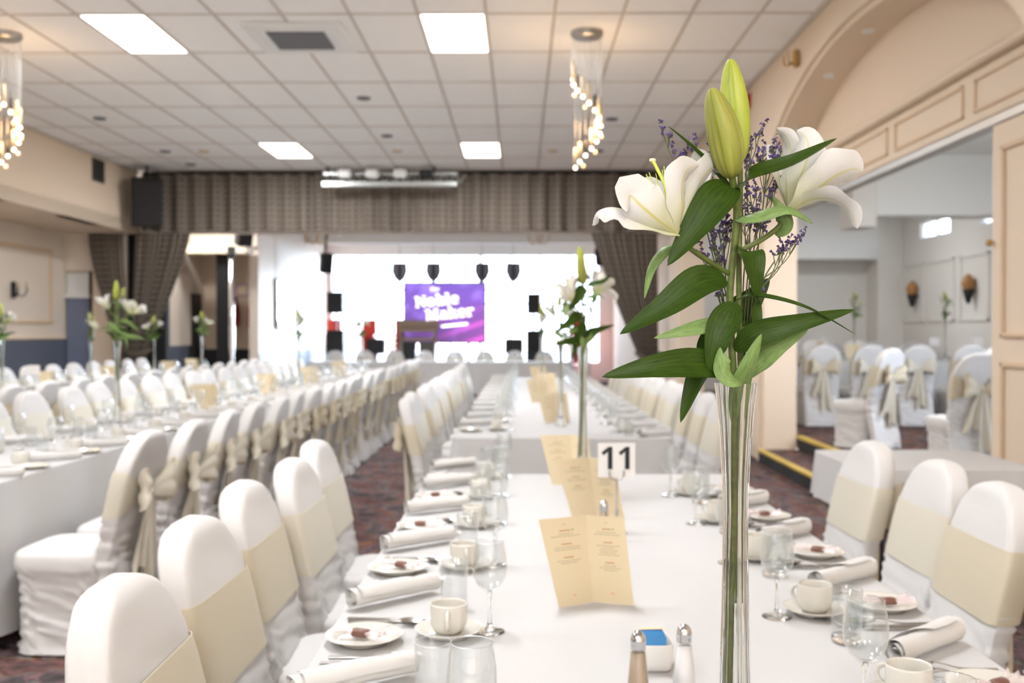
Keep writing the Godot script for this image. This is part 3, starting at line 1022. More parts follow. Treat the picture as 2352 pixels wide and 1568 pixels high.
func build_stage_room() -> void:
	var zb := -28.0
	var ws := struct_node("wall_stage_left", "cream wall left of the black pillar with blue-grey dado")
	part(ws, "plaster", span(-7.2, -7.0, 0.0, 4.0, PRO - 0.3, -22.2), M.pale_wall)
	part(ws, "dado", span(-7.0, -6.985, 0.0, 1.1, PRO - 0.3, -20.9), M.dado)
	part(ws, "dado", span(-7.0, -6.985, 0.0, 1.1, -20.9, -22.0), M.step_riser)
	var wa := struct_node("wall_stage_alcove", "tan wall behind the chrome pole with a black dado")
	part(wa, "plaster", span(-7.2, -5.45, 0.0, 4.0, -22.0, -22.2), M.beige)
	part(wa, "dado", span(-7.0, -5.65, 0.0, 1.0, -21.985, -22.0), M.step_riser)
	var wi := struct_node("wall_stage_inner", "bright cream wall running from the alcove to the stage windows")
	part(wi, "plaster", span(-5.65, -5.45, 0.0, 4.0, -20.7, zb), M.pale_wall)
	part(wi, "dado", span(-5.45, -5.435, 0.0, 0.92, -20.7, zb), M.dado)
	part(wi, "lintel", span(-7.0, -5.45, 3.15, 4.0, -20.6, -20.75), M.pale_wall)
	struct("wall_stage_right", span(2.6, 2.95, 0.0, 4.0, PRO, zb - 0.2), M.beige, "beige side wall of the stage room by the tied curtain")
	struct("ceiling_stage", span(-7.2, 2.95, 3.95, 4.15, PRO - 0.3, zb - 0.2), M.white_paint, "white ceiling over the stage room")
	struct("trim_stage_beam", span(-7.0, 2.6, 3.62, 3.95, -25.2, -25.5, 0.01), M.white_paint, "white ceiling beam in front of the stage windows")
	# window wall: sill, head, piers and a grid of frames with panes
	var ww := struct_node("wall_windows", "white wall round the tall stage windows")
	part(ww, "sill_wall", span(-7.2, 2.8, 0.0, 0.5, zb, zb - 0.2), M.white_paint)
	part(ww, "head_wall", span(-7.2, 2.8, 3.55, 4.0, zb, zb - 0.2), M.white_paint)
	part(ww, "pier", span(-7.2, -5.35, 0.5, 3.55, zb, zb - 0.2), M.white_paint)
	part(ww, "pier", span(2.25, 2.8, 0.5, 3.55, zb, zb - 0.2), M.white_paint)
	var xs := []
	for k in 10:
		xs.append(-5.35 + k * 7.6 / 9.0)
	var ys := [0.5, 2.17, 2.56, 3.55]
	var wn := struct_node("window_1", "tall white-framed windows across the back of the stage")
	for k in 10:
		var w := 0.09 if k in [0, 5, 9] else 0.05
		part(wn, "mullion", span(xs[k] - w / 2, xs[k] + w / 2, 0.5, 3.55, zb - 0.06, zb - 0.14, 0.006), M.soft_white)
	for y in ys:
		part(wn, "transom", span(-5.35, 2.25, y - 0.03, y + 0.03, zb - 0.065, zb - 0.135, 0.006), M.soft_white)
	for k in 9:
		for r in 3:
			part(wn, "pane", span(xs[k] + 0.02, xs[k + 1] - 0.02, ys[r] + 0.03, ys[r + 1] - 0.03, zb - 0.098, zb - 0.102), M.window_glass)
	struct("ground_terrace", span(-40, 40, -0.4, -0.2, zb - 0.3, -80.0), M.paving, "pale paved ground outside the stage windows")
	for x in [-6.2, -1.2]:  # unseen panels added to brighten the stage walls and ceiling
		panel_lamp(x, -19.2, 3.95, 1.2, 0.6, 3.6)
		var sl := thing("added_stage_panel", "added fill light panel over the stage, %s" % ("toward the chrome pole" if x < -3.0 else "toward the tied curtain by the arch"), "ceiling light", Vector3(x, 3.95, -19.2))
		part(sl, "frame", span(-0.62, 0.62, -0.008, 0.004, -0.32, 0.32, 0.004), M.white_plastic)
		part(sl, "diffuser", span(-0.58, 0.58, -0.011, -0.006, -0.28, 0.28, 0.002), M.lamp_panel)
	# shield plaques hung in the windows
	for a in [[-3.36, 0], [-2.42, 1], [-1.06, 2], [-0.19, 3]]:
		var sh := thing("shield_plaque", "dark shield plaque, %s from the mirror across the upper stage windows" % ORD[a[1]], "plaque", Vector3(a[0], 3.05, zb + 0.25), 0.0, "shield plaques in the stage windows")
		var st := new_st()
		var outline := [Vector2(-0.2, 0.25), Vector2(0.2, 0.25), Vector2(0.22, 0.0), Vector2(0.15, -0.18), Vector2(0, -0.32), Vector2(-0.15, -0.18), Vector2(-0.22, 0.0)]
		shield(st, outline, 1.0, 0.0, 0.03)
		part(sh, "board", finish(st), M.vent)
		st = new_st()
		shield(st, outline, 0.72, 0.03, 0.012)
		part(sh, "field", finish(st), M.grille)
		part(sh, "band", box_mesh(Vector3(0.10, 0.36, 0.01), 0.003, Vector3(0.0, 0.0, 0.047)), M.black)
		st = new_st()
		tube(st, [Vector3(0, 0.24, 0.015), Vector3(0, 0.9, 0.015)], [0.006], 6)
		part(sh, "hanging_wire", finish(st), M.black)
	# stage screen
	var sc := thing("stage_screen", "purple screen with white script lettering before the stage windows", "screen", Vector3(-1.9, 1.09, -25.0))
	part(sc, "housing", span(-1.04, 1.04, 0.0, 1.54, -0.08, -0.01, 0.01), M.black)
	var st := new_st()
	grid(st, [[Vector3(-1.01, 1.51, 0.0), Vector3(1.01, 1.51, 0.0)], [Vector3(-1.01, 0.03, 0.0), Vector3(1.01, 0.03, 0.0)]], true, true)
	part(sc, "screen_picture", finish(st), M.stage_screen)
	var f := SystemFont.new()
	f.font_names = PackedStringArray(["Droid Serif"])
	f.font_italic = true
	f.font_weight = 600
	for a in [["The", 0.09, -0.25, 1.36], ["Noble", 0.27, -0.2, 1.08], ["Maker", 0.27, 0.12, 0.76]]:
		var tm := TextMesh.new()
		tm.text = a[0]
		tm.font = f
		tm.font_size = 64
		tm.pixel_size = a[1] / 46.0
		tm.depth = 0.006
		var o := part(sc, "screen_lettering", tm, M.screen_lettering)
		o.position = Vector3(a[2], a[3], 0.006)
		o.rotation.z = 0.1
	part(sc, "screen_underline", box_mesh(Vector3(0.66, 0.05, 0.006), 0.002), M.screen_lettering).position = Vector3(0.25, 0.46, 0.006)
	(sc.get_child(sc.get_child_count() - 1) as Node3D).rotation.z = 0.1
	for sx in [-0.6, 0.6]:
		part(sc, "leg", span(sx - 0.04, sx + 0.04, -1.09, 0.02, -0.07, -0.03), M.black)
		part(sc, "foot", span(sx - 0.05, sx + 0.05, -1.09, -1.05, -0.35, 0.25), M.black)
	# keyboard on its stand before the screen
	var kb := thing("stage_keyboard", "tan stage keyboard on a rack before the purple screen", "keyboard", Vector3(-2.45, 0.0, -24.0))
	part(kb, "case", span(-0.48, 0.48, 1.48, 1.66, -0.2, 0.2, 0.02), M.keyboard_tan)
	part(kb, "key_bed", span(-0.46, 0.46, 1.38, 1.48, -0.22, 0.26, 0.01), M.keyboard_tan)
	part(kb, "lower_shelf", span(-0.46, 0.46, 1.16, 1.24, -0.2, 0.2, 0.01), M.keyboard_tan)
	for sx in [-0.43, 0.40]:
		part(kb, "leg", span(sx - 0.03, sx + 0.03, 0.0, 1.4, -0.2, 0.2, 0.01), M.keyboard_tan)
	part(kb, "rack_unit", span(-0.38, -0.06, 0.7, 1.14, -0.15, 0.15, 0.02), M.black)
	part(kb, "rack_unit", span(0.02, 0.36, 0.62, 1.14, -0.15, 0.15, 0.02), M.vent)
	part(kb, "cross_rail", span(-0.43, 0.4, 0.58, 0.64, -0.15, 0.15), M.keyboard_tan)
	# loudspeakers
	speaker(Vector3(-4.72, 3.05, -24.2), Vector3(0.28, 0.48, 0.24), 0.5, 0.25, "small black loudspeaker hung by the stage windows near the mirror")
	speaker(Vector3(1.95, 3.2, -24.2), Vector3(0.24, 0.42, 0.22), -0.4, 0.25, "small black loudspeaker hung by the tied curtain over the stage")
	speaker(Vector3(-5.42, 3.26, -19.5), Vector3(0.30, 0.38, 0.26), 0.6, 0.3, "small black loudspeaker hung above the chrome pole")
	stack_speaker(Vector3(-4.35, 0, -23.5), 0.42, "tall black loudspeaker stack beside the red chairs")
	stack_speaker(Vector3(0.32, 0, -24.5), 0.34, "tall black loudspeaker stack between screen and tied curtain")
	for a in [[-3.45, -23.8, "beside the keyboard rack"], [-0.15, -23.9, "beside the stage screen"]]:
		var w := thing("stage_monitor", "black wedge monitor on a stand %s" % a[2], "loudspeaker", Vector3(a[0], 0, a[1]))
		part(w, "cabinet", span(-0.22, 0.22, 0.85, 1.22, -0.16, 0.16, 0.04), M.black)
		part(w, "grille", span(-0.19, 0.19, 0.9, 1.18, 0.15, 0.17, 0.005), M.speaker_cloth)
		part(w, "stand", span(-0.03, 0.03, 0.0, 0.86, -0.03, 0.03), M.black)
		part(w, "base", span(-0.2, 0.2, 0.0, 0.03, -0.15, 0.15), M.black)
	# stacks of red chairs against the windows
	var seat := span(-0.2, 0.2, 0.0, 0.05, -0.2, 0.2, 0.02)
	var back := span(-0.19, 0.19, 0.0, 0.36, -0.015, 0.015, 0.012)
	
	for a in [[-5.0, -26.6, "beside the loudspeaker stack"], [-4.1, -26.9, "behind the wedge monitor"], [-3.2, -26.8, "behind the keyboard rack"], [1.6, -26.8, "behind the tied curtain"]]:
		for k in 7:
			var c := thing("red_stacking_chair", "red stacking chair, %s of its stack %s" % ["bottom" if k == 0 else ("top" if k == 6 else ORD[k] + " up"), a[2]], "chair", Vector3(a[0], 0.44 + k * 0.135, a[1] + k * 0.012), 0.0, "stacked red chairs")
			part(c, "seat", seat, M.red_chair)
			part(c, "backrest", back, M.red_chair).position = Vector3(0, 0.1, -0.21)
			for sx in [-0.18, 0.18]:
				for sz in [-0.18, 0.18]:
					var ls := new_st()
					tube(ls, [Vector3(sx * 0.85, 0.02, sz * 0.85), Vector3(sx * 1.6, -0.43, sz * 1.6)], [0.011], 6)
					part(c, "leg", finish(ls), M.alloy)
	# chrome pole, black pillar, ledge, signs and fire equipment on the side wall
	struct("pillar_black", span(-6.18, -5.9, 0.0, 2.96, -20.2, -20.45), M.black_drape, "black square pillar behind the chrome pole")
	struct("trim_ledge", span(-7.0, -5.5, 2.96, 3.12, -20.0, -20.5, 0.01), M.cream_trim, "cream ledge on the black pillar")
	var pole := thing("lighting_stand", "chrome pole stand in front of the black pillar", "stand", Vector3(-5.74, 0, -19.75))
	var ps := new_st()
	lathe(ps, [Vector2(0.055, 0.02), Vector2(0.055, 1.5), Vector2(0.05, 1.52), Vector2(0.05, 2.9), Vector2(0.001, 2.91)], 16)
	part(pole, "pole", finish(ps), M.chrome)
	part(pole, "base", lathe_mesh([Vector2(0.001, 0.0), Vector2(0.25, 0.0), Vector2(0.25, 0.02), Vector2(0.06, 0.05)], 20), M.chrome)
	part(pole, "clamp", span(-0.07, 0.07, 2.88, 3.08, -0.07, 0.07, 0.01), M.black)
	var sg := thing("wall_notice", "pale pink notice on the tan wall behind the chrome pole", "sign", Vector3(-6.15, 2.3, -21.98))
	part(sg, "board", span(-0.17, 0.17, -0.15, 0.15, -0.02, 0.012, 0.004), M.pink_sign)
	part(sg, "panel", span(-0.09, 0.09, -0.1, 0.1, 0.0, 0.016, 0.002), M.cream_plastic)
	for a in [[-6.28, 1.85, "below the pink notice beside the chrome pole"], [-5.92, 1.8, "below the pink notice beside the bright inner wall"]]:
		var ex := thing("fire_extinguisher", "red fire extinguisher " + a[2], "extinguisher", Vector3(a[0], a[1], -21.87))
		part(ex, "cylinder", lathe_mesh([Vector2(0.001, -0.35), Vector2(0.09, -0.34), Vector2(0.09, 0.12), Vector2(0.03, 0.2), Vector2(0.03, 0.24)], 16), M.red)
		part(ex, "valve", span(-0.05, 0.05, 0.24, 0.29, -0.03, 0.03, 0.01), M.black)
		part(ex, "hose", span(0.05, 0.08, -0.2, 0.24, 0.06, 0.09, 0.008), M.black)
		part(ex, "wall_bracket", span(-0.05, 0.05, -0.1, 0.05, -0.12, -0.06), M.black)
	var dr := struct_node("door_3", "dark door beside the black pillar")
	part(dr, "leaf", span(-7.0, -6.96, 0.0, 2.2, -21.1, -21.7, 0.01), M.black)
	var mr := thing("wall_mirror", "dark-framed mirror on the bright inner wall by the stage windows", "mirror", Vector3(-5.435, 2.02, -23.0), PI / 2)
	part(mr, "glass", span(-0.85, 0.85, -0.5, 0.5, 0.0, 0.02), M.mirror)
	for a in [[-0.92, -0.85, -0.56, 0.56], [0.85, 0.92, -0.56, 0.56], [-0.85, 0.85, 0.5, 0.56], [-0.85, 0.85, -0.56, -0.5]]:
		part(mr, "frame", span(a[0], a[1], a[2], a[3], 0.0, 0.04, 0.006), M.black)
	# small branched chandeliers hung over the stage
	for x in [-4.6, 0.4]:
		var ch := thing("stage_chandelier", "small curled iron chandelier over the stage, near the %s" % ("chrome pole" if x < 0.0 else "tied curtain by the arch"), "chandelier", Vector3(x, 3.95, -22.5), 0.0, "curled iron chandeliers over the stage")
		var s5 := new_st()
		tube(s5, [Vector3(0, 0, 0), Vector3(0, -0.5, 0)], [0.012], 6)
		part(ch, "rod", finish(s5), M.brass)
		for k in 5:
			var an := TAU * k / 5
			var dv := Vector3(cos(an), 0, sin(an))
			s5 = new_st()
			tube(s5, smooth_path([Vector3(0, -0.5, 0), dv * 0.12 + Vector3(0, -0.58, 0), dv * 0.24 + Vector3(0, -0.5, 0), dv * 0.26 + Vector3(0, -0.38, 0)], 10), [0.012], 6)
			part(ch, "arm", finish(s5), M.brass)

func stack_speaker(at: Vector3, w: float, label: String) -> void:
	var t := thing("loudspeaker_stack", label, "loudspeaker", at)
	part(t, "bass_cabinet", span(-w / 2, w / 2, 0.95, 1.42, -0.2, 0.2, 0.015), M.black)
	part(t, "bass_grille", span(-w * 0.44, w * 0.44, 0.98, 1.39, 0.195, 0.215, 0.005), M.speaker_cloth)
	part(t, "pole", span(-0.02, 0.02, 1.42, 1.85, -0.02, 0.02), M.black)
	part(t, "top_cabinet", span(-w * 0.45, w * 0.45, 1.82, 2.32, -0.18, 0.18, 0.015), M.black)
	part(t, "top_grille", span(-w * 0.4, w * 0.4, 1.85, 2.29, 0.175, 0.195, 0.005), M.speaker_cloth)
	part(t, "plinth", span(-w / 2, w / 2, 0.0, 0.95, -0.2, 0.2, 0.015), M.black)

func shield(st: SurfaceTool, outline: Array, k: float, z: float, depth: float) -> void:
	var fr := []
	var bk := []
	for p in outline:
		fr.append(Vector3(p.x * k, p.y * k, z + depth))
		bk.append(Vector3(p.x * k, p.y * k, z))
	var c := Vector3(0, 0, z + depth / 2)
	face(st, fr, c)
	face(st, bk, c)
	for i in fr.size():
		var j := (i + 1) % fr.size()
		face(st, [fr[i], fr[j], bk[j], bk[i]], c)

# ------------------------------------------------------------------ raised side room
func build_side_room() -> void:
	struct("floor_side_room", span(2.98, 7.2, ANNEX - 0.15, ANNEX, -4.0, -19.0), M.carpet, "dark patterned carpet of the raised side room")
	struct("ceiling_side_room", span(2.95, 7.2, 3.7, 3.9, -4.0, -19.0), M.soft_white, "pale ceiling of the raised side room")
	struct("wall_side_near", span(2.95, 7.2, ANNEX - 0.1, 3.7, -3.8, -4.0), M.annex_wall, "grey-cream near wall of the side room")
	var wf := struct_node("wall_side_far", "pale far wall of the side room with a wide alcove")
	part(wf, "plaster", span(2.95, 7.2, ANNEX - 0.1, 3.7, -18.9, -19.1), M.annex_wall)
	part(wf, "pier", span(6.55, 7.0, ANNEX, 3.7, -18.3, -18.9), M.annex_wall)
	part(wf, "lintel", span(2.95, 6.55, 2.72, 3.7, -18.3, -18.9), M.soft_white)
	struct("trim_side_beam", span(4.55, 7.0, 2.9, 3.7, -13.0, -13.4, 0.01), M.soft_white, "deep white beam across the side room")
	struct("pillar_side_room", span(4.3, 4.62, 2.75, 3.7, -12.95, -13.45, 0.01), M.annex_wall, "grey corner of the beam in the side room")
	# outer wall with windows: wide ones near, small high ones far
	var wo := struct_node("wall_side_outer", "grey-cream outer wall of the side room with raised panels")
	part(wo, "wall_below", span(7.0, 7.2, ANNEX - 0.1, 1.3, -4.0, -13.4), M.annex_wall)
	part(wo, "wall_above", span(7.0, 7.2, 3.3, 3.7, -4.0, -13.4), M.annex_wall)
	for q in [[-4.0, -4.4], [-7.0, -7.4], [-10.0, -13.4]]:
		part(wo, "pier", span(7.0, 7.2, 1.3, 3.3, q[0], q[1]), M.annex_wall)
	part(wo, "wall_far", span(7.0, 7.2, ANNEX - 0.1, 3.0, -13.4, -19.0), M.annex_wall)
	part(wo, "wall_far_above", span(7.0, 7.2, 3.3, 3.7, -13.4, -19.0), M.annex_wall)
	for a in [[-13.4, -14.3], [-15.2, -16.3], [-17.5, -19.0]]:
		part(wo, "pier", span(7.0, 7.2, 3.0, 3.3, a[0], a[1]), M.annex_wall)
	for a in [[-14.9, -15.9], [-16.1, -17.1], [-13.6, -14.7], [-17.3, -18.2]]:
		for y in [1.55, 2.55]:
			part(wo, "panel_rail", span(6.975, 7.0, y, y + 0.05, a[0], a[1], 0.006), M.annex_wall)
		for z in [a[0], a[1] + 0.05]:
			part(wo, "panel_stile", span(6.975, 7.0, 1.55, 2.6, z, z - 0.05, 0.006), M.annex_wall)
	var n := 2
	for a in [[-4.4, -7.0, 1.3], [-7.4, -10.0, 1.3], [-14.3, -15.2, 3.0], [-16.3, -17.5, 3.0]]:
		var w := struct_node("window_%d" % n, "white-framed %s window of the side room, %s" % ["wide" if a[2] < 2.5 else "small high", ["nearest the steps", "second from the steps", "close to the white beam", "over the far panels"][n - 2]])
		n += 1
		for z in [a[0], (a[0] + a[1]) / 2, a[1]]:
			part(w, "mullion", span(7.04, 7.1, a[2], 3.3, z - 0.03, z + 0.03), M.soft_white)
		for y in [a[2], 3.3]:
			part(w, "rail", span(7.04, 7.1, y - 0.03, y + 0.03, a[0], a[1]), M.soft_white)
		for k in 2:
			var z0 := lerpf(a[0], a[1], k * 0.5)
			var z1 := lerpf(a[0], a[1], k * 0.5 + 0.5)
			part(w, "pane", span(7.068, 7.072, a[2] + 0.03, 3.27, z0 - 0.03, z1 + 0.03), M.window_glass)
	for a in [[4.9, -8.2, "near the steps", 6.0], [5.0, -15.9, "over the far table", 1.9]]:  # fill panels added to lift the side room's walls, beam and chairs
		panel_lamp(a[0], a[1], 3.7, 1.2, 0.6, a[3])
		var sp := thing("added_side_room_panel", "added fill light panel of the side room, " + a[2], "ceiling light", Vector3(a[0], 3.7, a[1]))
		part(sp, "frame", span(-0.62, 0.62, -0.008, 0.004, -0.32, 0.32, 0.004), M.white_plastic)
		part(sp, "diffuser", span(-0.58, 0.58, -0.011, -0.006, -0.28, 0.28, 0.002), M.lamp_panel)
	for z in [-15.4, -14.0, -17.6]:
		var s := thing("torch_sconce", "black cone wall light with amber glass in the side room, " + ("under the high windows" if z == -15.4 else ("just beyond the white beam" if z == -14.0 else "by the far alcove")), "sconce", Vector3(6.9, 2.02, z), 0.0, "torch lights in the side room")
		part(s, "cone", lathe_mesh([Vector2(0.001, -0.2), Vector2(0.03, -0.19), Vector2(0.09, 0.02), Vector2(0.001, 0.03)], 14), M.black)
		part(s, "lamp_shade", lathe_mesh([Vector2(0.07, 0.02), Vector2(0.1, 0.1), Vector2(0.075, 0.2), Vector2(0.02, 0.26), Vector2(0.001, 0.26)], 14), M.amber_shade)
		part(s, "wall_arm", box_mesh(Vector3(0.14, 0.04, 0.04), 0.005, Vector3(0.05, 0.0, 0)), M.black)

# ------------------------------------------------------------------ tables
func cloth_mesh(sx: float, sz: float, drop: float, sd: float, fold := 1.0) -> ArrayMesh:
	# a cloth over a rectangular top, origin at the middle of the top; corners hang in soft folds
	var st := new_st()
	var per := 2.0 * (sx + sz)
	var n := int(clampf(per / 0.045, 64, 420))
	var r := 0.035
	var loop := []
	for i in n:
		var s := per * i / n
		var p := Vector2.ZERO
		var nn := Vector2.ZERO
		if s < sx:
			p = Vector2(-sx / 2 + s, -sz / 2)
			nn = Vector2(0, -1)
		elif s < sx + sz:
			p = Vector2(sx / 2, -sz / 2 + s - sx)
			nn = Vector2(1, 0)
		elif s < 2 * sx + sz:
			p = Vector2(sx / 2 - (s - sx - sz), sz / 2)
			nn = Vector2(0, 1)
		else:
			p = Vector2(-sx / 2, sz / 2 - (s - 2 * sx - sz))
			nn = Vector2(-1, 0)
		# round the corner in plan
		var q := Vector2(clampf(p.x, -sx / 2 + r, sx / 2 - r), clampf(p.y, -sz / 2 + r, sz / 2 - r))
		var dv := p - q
		if absf(dv.x) > 1e-5 and absf(dv.y) > 1e-5:
			nn = dv.normalized()
			p = q + nn * r
		var corner := clampf(1.0 - Vector2(sx / 2 - absf(p.x), sz / 2 - absf(p.y)).length() / 0.28, 0.0, 1.0)
		loop.append([p, nn, s, corner])
	var rings := []
	var levels := [[-0.006, 0.0], [-0.0015, -0.0015], [0.0, -0.006]]
	var m := 9
	for k in m + 1:
		levels.append([0.0, -0.012 - (drop - 0.012) * k / m])
	for lv in levels:
		var row := []
		var t: float = clampf(-lv[1] / drop, 0.0, 1.0)
		for i in n + 1:
			var e: Array = loop[i % n]
			var s: float = e[2]
			var w := (sin(s * 13.0 + sd) * 0.5 + sin(s * 29.0 + sd * 3.0) * 0.3 + sin(s * 7.3 + sd * 2.0) * 0.5) * 0.016 * fold
			var out: float = lv[0] + t * (w * smoothstep(0.0, 0.6, t) + 0.02 * fold) + e[3] * t * (0.035 + 0.045 * sin(s * 36.0 + sd)) * fold
			row.append(Vector3(e[0].x + e[1].x * out, lv[1], e[0].y + e[1].y * out))
		rings.append(row)
	# top: a lattice of slightly uneven cloth
	var nx := int(maxf(4.0, sx / 0.12))
	var nz := int(maxf(4.0, sz / 0.12))
	var inner := []
	for j in nz + 1:
		var row := []
		for i in nx + 1:
			row.append(Vector3(lerpf(-sx / 2 + 0.006, sx / 2 - 0.006, float(i) / nx), 0.0, lerpf(-sz / 2 + 0.006, sz / 2 - 0.006, float(j) / nz)))
		inner.append(row)
	grid(st, inner, true, false, 0)
	grid(st, rings, true, false, 0)
	return finish(st)

func table(called: String, sx: float, sz: float, drop: float, at: Vector3, tlabel: String, clabel: String, sd: float, fold := 1.0) -> void:
	var t := thing(called, tlabel, "table", Vector3(at.x, at.y, at.z))
	part(t, "table_top", span(-sx / 2 + 0.012, sx / 2 - 0.012, TOP - 0.035, TOP - 0.004, -sz / 2 + 0.012, sz / 2 - 0.012, 0.004), M.wood)
	for ax in [-1.0, 1.0]:
		var legs := maxi(2, int(sz / 1.8) + 1) if sz > sx else 2
		for k in legs:
			var z := lerpf(-sz / 2 + 0.2, sz / 2 - 0.2, float(k) / (legs - 1))
			var lx: float = ax * minf(sx / 2 - 0.16, 0.3) if sz > sx else ax * (sx / 2 - 0.16)
			part(t, "leg", span(lx - 0.014, lx + 0.014, 0.0, TOP - 0.035, z - 0.014, z + 0.014), M.black)
	var c := solo("tablecloth", cloth_mesh(sx, sz, drop, sd, fold), M.cloth, clabel, "tablecloth", Vector3(at.x, at.y + TOP, at.z))
	c.set_meta("group", "white tablecloths")

func build_tables() -> void:
	table("banquet_table", 1.37, 3.95, 0.235, Vector3(0.265, 0, -2.625), "banquet table numbered eleven under a white cloth", "white cloth on table eleven with the tall lily vase", 0.4, 0.5)
	table("long_table", 1.37, 7.9, 0.235, Vector3(0.265, 0, -10.1), "long banquet table standing beyond table eleven", "white cloth on the long table beyond table eleven", 1.7, 0.5)
	table("narrow_table", 0.78, 12.8, 0.66, Vector3(-2.66, 0, -10.6), "narrow long table across the aisle from table eleven", "white floor-length cloth on the narrow table across the aisle", 2.9)
	table("dado_table", 0.78, 9.6, 0.66, Vector3(-5.2, 0, -11.9), "long table nearest the blue-grey dado wall", "white floor-length cloth on the table by the dado wall", 4.1)
	table("top_table", 5.6, 0.76, 0.68, Vector3(-1.75, 0, -21.6), "top table across the room before the purple screen", "white floor-length cloth on the top table before the screen", 5.3)
	table("square_table", 0.86, 0.8, 0.24, Vector3(2.06, 0, -5.15), "small square table beside the steps", "white cloth with pointed corners on the table by the steps", 6.1, 0.8)
	table("side_room_table", 2.6, 0.8, 0.66, Vector3(5.55, ANNEX, -9.4), "table in the side room closest to the steps", "white cloth on the side room table closest to the steps", 7.2)
	table("side_room_table", 3.0, 0.8, 0.66, Vector3(5.2, ANNEX, -12.75), "middle table of the side room under the beam", "white cloth on the middle table of the side room", 8.3)
	table("side_room_table", 3.2, 0.8, 0.66, Vector3(5.0, ANNEX, -15.6), "far table of the side room before the alcove", "white cloth on the far table of the side room", 9.4)

# ------------------------------------------------------------------ chairs in stretch covers
func back_z(y: float) -> float:
	if y < 0.42:
		return lerpf(-0.268, -0.205, smoothstep(0.0, 0.42, y))
	return -0.205 - 0.125 * pow((y - 0.42) / 0.54, 1.1)

func back_half(y: float) -> Vector2:
	# half width and half thickness of the covered backrest at height y
	var w := lerpf(0.2, 0.214, smoothstep(0.3, 0.7, y))
	var th := 0.040
	if y > 0.71:
		var q := (y - 0.71) / 0.25
		w *= pow(maxf(0.0, 1.0 - pow(q, 2.5)), 1.0 / 2.1)
	if y > 0.925:
		th *= sqrt(maxf(0.0, 1.0 - pow((y - 0.925) / 0.035, 2.0)))
	return Vector2(w, th)

func super_pt(a: float, n: float) -> Vector2:
	var c := cos(a)
	var s := sin(a)
	return Vector2(signf(c) * pow(absf(c), 2.0 / n), signf(s) * pow(absf(s), 2.0 / n))

func chair_back_mesh(sd: int) -> ArrayMesh:
	var st := new_st()
	var nz := FastNoiseLite.new()
	nz.seed = sd
	nz.frequency = 3.0
	var rows := []
	var rn := 64
	var cn := 56
	for j in rn + 1:
		var t := float(j) / rn
		var y := 0.015 + 0.945 * (1.0 - pow(1.0 - t, 1.35))
		var hw := back_half(y)
		var zc := back_z(y)
		var row := []
		for i in cn + 1:
			var a := TAU * (i % cn) / cn
			var p := super_pt(a, 6.5)
			var x := p.x * hw.x
			var z := p.y * hw.y
			# gathers down the side seams, drag folds low on the faces
			var side := smoothstep(0.82, 1.0, absf(p.x))
			var env := smoothstep(0.22, 0.34, y) * (1.0 - smoothstep(0.60, 0.74, y))
			var g := sin(y * 190.0 + nz.get_noise_2d(y * 2.0, sd) * 6.0) * 0.008 * env * side
			var low := 1.0 - smoothstep(0.40, 0.64, y)
			var f := sin((y * 1.0 + absf(x) * (0.9 if p.y > 0.0 else 0.2)) * 95.0 + nz.get_noise_3d(x * 2.0, y * 2.0, sd) * 9.0) * 0.0085 * low * (1.0 - side)
			var soft := nz.get_noise_3d(x * 1.3, y * 1.2, p.y) * 0.009 * smoothstep(0.0, 0.1, 0.95 - y)
			var d := g + f + soft
			var nx := p.x * (0.3 + 0.7 * side)
			row.append(Vector3(x + nx * (g + soft * 0.4), y, zc + z + signf(p.y) * minf(1.0, absf(p.y) * 1.2) * d))
		rows.append(row)
	grid(st, rows, true)
	return finish(st)

func chair_seat_mesh(sd: int) -> ArrayMesh:
	var st := new_st()
	var nz := FastNoiseLite.new()
	nz.seed = sd + 50
	nz.frequency = 2.5
	var cn := 64
	var levels := []
	for k in 26:
		levels.append([0.0 + 0.002 * (k % 2), 0.012 + k * 0.0155])
	levels.append([0.0, 0.415])
	for k in 7:
		var a := PI / 2 * (k + 1) / 7.0
		levels.append([-0.04 + 0.04 * cos(a), 0.425 + 0.032 * sin(a)])
	for s in [0.13, 0.09, 0.05, 0.001]:
		levels.append([s - 0.215, 0.457 + (0.014 * (1.0 - s / 0.17))])
	var rows := []
	for lv in levels:
		var y: float = lv[1]
		var row := []
		for i in cn + 1:
			var a := TAU * (i % cn) / cn
			var p := super_pt(a, 5.0)
			var k: float = 0.215 + lv[0]
			var skirt := 1.0 - smoothstep(0.34, 0.39, y)
			var env := skirt * smoothstep(0.0, 0.05, y)
			var ph := nz.get_noise_2d(cos(a) * 1.2, sin(a) * 1.2) * 5.0 + nz.get_noise_2d(a, y * 9.0) * 2.2
			var f := (0.6 - 1.6 * absf(sin(y * 66.0 + ph * 0.6)) + 0.4 * sin(y * 61.0 - ph * 1.7)) * 0.011 * env
			var tuck := -0.012 * skirt * smoothstep(0.40, 0.33, y) - 0.01 * sin(PI * clampf(y / 0.36, 0.0, 1.0)) * skirt
			var r := k + f + tuck
			row.append(Vector3(p.x * r, y, 0.0 + p.y * r * 0.98 + 0.005))
		rows.append(row)
	grid(st, rows, true)
	return finish(st)

